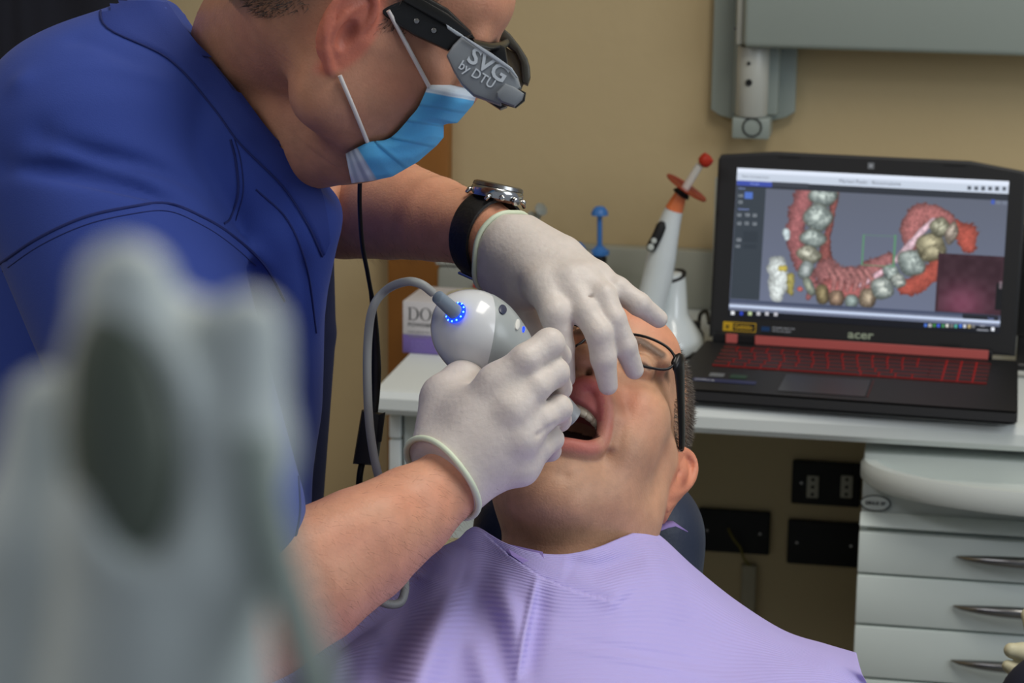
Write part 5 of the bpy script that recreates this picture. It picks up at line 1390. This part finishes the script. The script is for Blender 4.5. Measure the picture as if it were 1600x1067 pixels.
row2 = [(a, max(b, row1[i][1]+45), c) for i, (a, b, c) in enumerate(row2)]
row3 = [(270+i*59, 1240, 1.60 + .0011*(i-10)**2) for i in range(20)]
row4 = [(250+i*62, 1420, 1.46+.0011*(i-10)**2) for i in range(20)]
ctrl = [top, row1, row2, row3, row4]
cols_ = [spline([ctrl[r][c] for r in range(5)], 34) for c in range(20)]
rowsN = len(cols_[0]); G = []
for r in range(rowsN): G.append(spline([cols_[c][r] for c in range(20)], 15))
G = np.array(G); H_, W_ = G.shape[:2]
def pseg(X, Y, pts):
    best = np.full(X.shape, 1e9); sg = np.zeros(X.shape); tt = np.zeros(X.shape); n_ = len(pts)-1
    for i in range(n_):
        a = np.array(pts[i], float); b = np.array(pts[i+1], float); ab = b-a
        t = np.clip(((X-a[0])*ab[0]+(Y-a[1])*ab[1])/(ab@ab), 0, 1)
        dx = X-a[0]-t*ab[0]; dy = Y-a[1]-t*ab[1]; d = np.hypot(dx, dy); m = d < best
        best = np.where(m, d, best); sg = np.where(m, np.sign(ab[0]*dy-ab[1]*dx), sg); tt = np.where(m, (i+t)/n_, tt)
    return best, sg, tt
X, Y, D = G[:, :, 0].copy(), G[:, :, 1].copy(), G[:, :, 2].copy()
def ridge(pts, w, A, fade=True):
    global D
    d, s_, t = pseg(X, Y, pts); f_ = np.sin(np.pi*np.clip(t, .02, .98))**.5 if fade else 1
    D = D-1.7*A*np.exp(-(d/w)**2)*f_
def crease(pts, A, w, wf):          # step on the left side of the line, blending back over wf
    global D
    d, s_, t = pseg(X, Y, pts)
    D = D-A*np.where(s_ > 0, np.clip(1-d/wf, 0, 1), -np.clip(1-d/w, 0, 1)*.15)*np.sin(np.pi*np.clip(t, .03, .97))**.5
ridge([(715, 850), (700, 920), (672, 1000), (650, 1067), (640, 1160)], 34, .022)
ridge([(665, 900), (640, 960), (612, 1030), (590, 1100)], 26, -.022)
ridge([(690, 905), (735, 935), (775, 990), (800, 1060), (820, 1150)], 30, -.008)
ridge([(780, 900), (800, 970), (812, 1067), (820, 1160)], 18, .006)
ridge([(838, 905), (822, 980), (806, 1067)], 5, .0045); ridge([(850, 915), (836, 985), (820, 1067)], 16, -.004)
ridge([(890, 890), (960, 925), (975, 940)], 26, .005); ridge([(880, 880), (930, 890), (1010, 870)], 16, -.005)
ridge([(880, 1010), (990, 1030), (1150, 1067)], 7, .0022); ridge([(880, 1000), (990, 1018), (1150, 1050)], 9, -.002)
ridge([(1000, 835), (1030, 900), (1060, 980)], 26, .004)
crease([(748, 826), (795, 868), (845, 902), (900, 925), (970, 942)], .0075, 3, 46)
ridge([(740, 1000), (760, 1060), (770, 1120)], 20, .006); ridge([(1100, 930), (1180, 1000), (1240, 1067)], 22, .004)
ridge([(560, 960), (520, 1030), (500, 1100)], 22, .010)
P3 = np.stack([(X-800)/FPX*D, -(Y-533.5)/FPX*D, -D], -1).reshape(-1, 3) @ VR.T + VO
fs = [(r*W_+c, r*W_+c+1, (r+1)*W_+c+1, (r+1)*W_+c) for r in range(H_-1) for c in range(W_-1)]
bib = pydata('patient_bib', P3, fs, M_bib, None)
tag(bib, 'lilac ribbed paper bib draped over the chest and shoulders of the patient', 'bib')
ul = bib.data.uv_layers.new(name='UVMap'); li = np.empty(len(bib.data.loops), 'i'); bib.data.loops.foreach_get('vertex_index', li)
uvs = np.stack([(li % W_)/W_, (li//W_)/H_], 1); ul.data.foreach_set('uv', uvs.astype('f').ravel())
sm = bib.modifiers.new('thickness', 'SOLIDIFY'); sm.thickness = .0005; sm.offset = 0
# folded corner of the collar and the loose tip at the right
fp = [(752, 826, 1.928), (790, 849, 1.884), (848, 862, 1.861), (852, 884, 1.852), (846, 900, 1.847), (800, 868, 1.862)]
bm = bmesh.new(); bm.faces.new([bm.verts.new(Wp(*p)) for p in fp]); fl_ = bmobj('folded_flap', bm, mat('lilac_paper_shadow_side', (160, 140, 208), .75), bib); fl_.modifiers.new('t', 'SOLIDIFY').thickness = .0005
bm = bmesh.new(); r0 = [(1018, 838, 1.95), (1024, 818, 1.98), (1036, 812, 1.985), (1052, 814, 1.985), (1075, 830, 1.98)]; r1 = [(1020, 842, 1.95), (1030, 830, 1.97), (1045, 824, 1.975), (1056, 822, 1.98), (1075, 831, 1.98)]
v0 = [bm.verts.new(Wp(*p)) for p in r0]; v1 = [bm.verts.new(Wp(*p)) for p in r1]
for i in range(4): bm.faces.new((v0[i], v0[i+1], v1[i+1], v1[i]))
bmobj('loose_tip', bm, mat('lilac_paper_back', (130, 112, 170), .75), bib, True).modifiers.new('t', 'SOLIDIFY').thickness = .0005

# ---- clothed trunk of the patient under the bib (follows the bib from below)
tf = Field(V(120, 1550, 2.20), V(1420, 850, 1.25), .008)
C(tf, [(560, 1060, 2.0, 100), (700, 980, 2.05, 105), (880, 985, 2.05, 110), (1050, 1000, 2.05, 75), (1190, 1090, 2.0, 60)], .03)
C(tf, [(760, 1010, 2.04, 120), (760, 1230, 1.86, 160), (780, 1500, 1.72, 170)], .03); C(tf, [(1000, 1050, 2.04, 110), (1010, 1230, 1.86, 160), (1020, 1500, 1.72, 170)], .03)
C(tf, [(560, 1060, 2.0, 100), (470, 1330, 1.84, 80), (500, 1500, 1.7, 80)], .03); C(tf, [(1190, 1100, 2.0, 60), (1290, 1330, 1.84, 80), (1260, 1500, 1.7, 80)], .03)
sdf_obj('shirt', [(tf, VR, VO)], M_navy, PAT)

# ---- dental chair
CHR = tag(empty('dental_chair', Wp(925, 1000, 2.2)), 'dark navy padded dental chair the patient is lying on', 'dental chair')
M_chair = mat('navy_upholstery', (34, 44, 66), .5, bump=(300, .0003))
hf = Field(V(700, 990, 2.26), V(1140, 560, 1.98), .004)
hf.cap(V(870, 660, 2.17), V(945, 660, 2.17), rp(80, 2.2), k=.02); hf.cap(V(835, 830, 2.08), V(1005, 830, 2.08), rp(92, 2.1), k=.03); hf.cap(V(915, 660, 2.18), V(920, 850, 2.10), rp(105, 2.15), k=.03)
hf.cap(V(1010, 860, 2.10), V(1012, 930, 2.07), rp(84, 2.1), k=.02); hf.cap(V(830, 800, 2.12), V(835, 930, 2.07), rp(84, 2.1), k=.02)
hf.ell(V(925, 720, 2.00), (rp(115, 2), rp(150, 2), .085), k=.02, sub=True)
sdf_obj('headrest', [(hf, VR, VO)], M_chair, CHR)
bt_ = Wp(925, 1010, 2.16)
af = Field((-.28, -1.0, -.16), (.33, .12, .10), .012)
af.cap((-.15, 0, 0), (.15, 0, 0), .055, .055, k=.03); 
for xx_ in (-.15, 0, .15): af.cap((xx_, 0, 0), (xx_, -.85, -.05), .055, .06, k=.06)
sdf_obj('backrest', [(af, EYE, (bt_.x, bt_.y-.02, bt_.z-.11))], M_chair, CHR)
lathe('column', [(.11, .05), (.09, .10), (.075, .4), (.10, bt_.z-.17)], (bt_.x, bt_.y-.55, 0), M_lgray, CHR, n=32)
lathe('base_plate', [(.30, 0), (.31, .02), (.28, .045), (.12, .055)], (bt_.x, bt_.y-.55, 0), M_lgray, CHR, n=40)
pa_ = Wp(700, 850, 2.16)
box('armrest', Wp(660, 866, 2.22), (.05, .035, .008), mat('ivory_armrest', (186, 182, 150), .5), CHR, None, .006)

# ---------------------------------------------------------------- assistant at the right edge of the frame
AS = tag(empty('person', Wp(1640, 1120, 2.3)), 'assistant in dark navy at the right edge, only sleeve and cream glove visible', 'person')
af = Field(V(1530, 1560, 2.62), V(1860, 860, 2.1), .004)
C(af, [(1597, 985, 2.36, 17), (1640, 1000, 2.36, 40), (1760, 1100, 2.36, 60), (1780, 1300, 2.36, 60)], .01)
sdf_obj('body', [(af, VR, VO)], mat('assistant_skin', (196, 130, 98), .5), AS)
af = Field(V(1530, 1200, 2.40), V(1700, 930, 2.22), .002)
C(af, [(1580, 1016, 2.31, 12), (1600, 1020, 2.31, 16), (1640, 1040, 2.31, 24)], .004); C(af, [(1574, 1040, 2.31, 9), (1600, 1056, 2.31, 18), (1640, 1080, 2.31, 24)], .003); C(af, [(1605, 960, 2.33, 10), (1622, 1000, 2.32, 18), (1640, 1040, 2.31, 24)], .004)
sdf_obj('glove', [(af, VR, VO)], mat('cream_glove', (206, 200, 168), .55), AS)
af = Field(V(1480, 1900, 2.5), V(1990, 1000, 2.0), .008)
C(af, [(1650, 1110, 2.27, 92), (1720, 1200, 2.26, 120), (1850, 1500, 2.26, 130), (1800, 1800, 2.26, 130)], .02)
sdf_obj('sleeve', [(af, VR, VO)], mat('dark_navy_sleeve', (24, 28, 48), .85), AS)

# ---------------------------------------------------------------- out-of-focus instrument in the foreground
FG = tag(empty('instrument_head', Wp(250, 750, .27)), 'blurred pale grey instrument holder in the left foreground', 'instrument holder')
M_fg = mat('pale_grey_plastic', (208, 218, 216), .4); M_fg2 = mat('grey_green_recess', (88, 98, 86), .5); M_hose = mat('grey_green_hose', (158, 172, 164), .5)
def fgr(r): return r*.27/FPX
ff = Field(V(-140, 1300, .335), V(560, 330, .223), .00055)
def CF(pts, k=.003, sub=False): ff.chain([V(a, b, d) for a, b, d, r in pts], [r*d/FPX for a, b, d, r in pts], k, sub)
CF([(196, 452, .27, 78), (215, 620, .27, 120), (230, 820, .27, 130), (240, 1250, .28, 200)], .003)
CF([(385, 520, .27, 64), (372, 700, .27, 78), (330, 880, .27, 90), (290, 1200, .28, 120)], .003)
CF([(75, 640, .28, 62), (70, 850, .28, 110), (60, 1200, .29, 160)], .004); CF([(230, 520, .275, 80), (360, 570, .275, 84)], .003)
ff.ell(V(195, 690, .2545), (fgr(110), fgr(240), .0125), Matrix.Rotation(R(6), 3, 'Z'), k=.0015, sub=True)
sdf_obj('housing', [(ff, VR, VO)], M_fg, FG)
f2 = Field(V(60, 960, .29), V(350, 450, .25), .00055)
f2.ell(V(195, 695, .2660), (fgr(92), fgr(222), .0050), Matrix.Rotation(R(6), 3, 'Z'))
sdf_obj('recess_cover', [(f2, VR, VO)], M_fg2, FG)
tube('hose', spline([tuple(Wp(*p)) for p in [(395, 680, .265), (412, 780, .265), (436, 880, .265), (468, 980, .265), (500, 1090, .265), (530, 1250, .28), (500, 1500, .29)]], 8), fgr(35), M_hose, FG, 16)
e_ = Wp(240, 1240, .28)
tube('stand_pole', [e_, Vector((e_.x-.05, e_.y-.05, .9)), Vector((e_.x-.12, e_.y-.15, .04))], .009, M_fg, FG, 20)
lathe('stand_base', [(.2, 0), (.2, .02), (.03, .05)], (e_.x-.12, e_.y-.15, 0), M_fg, FG, n=36)
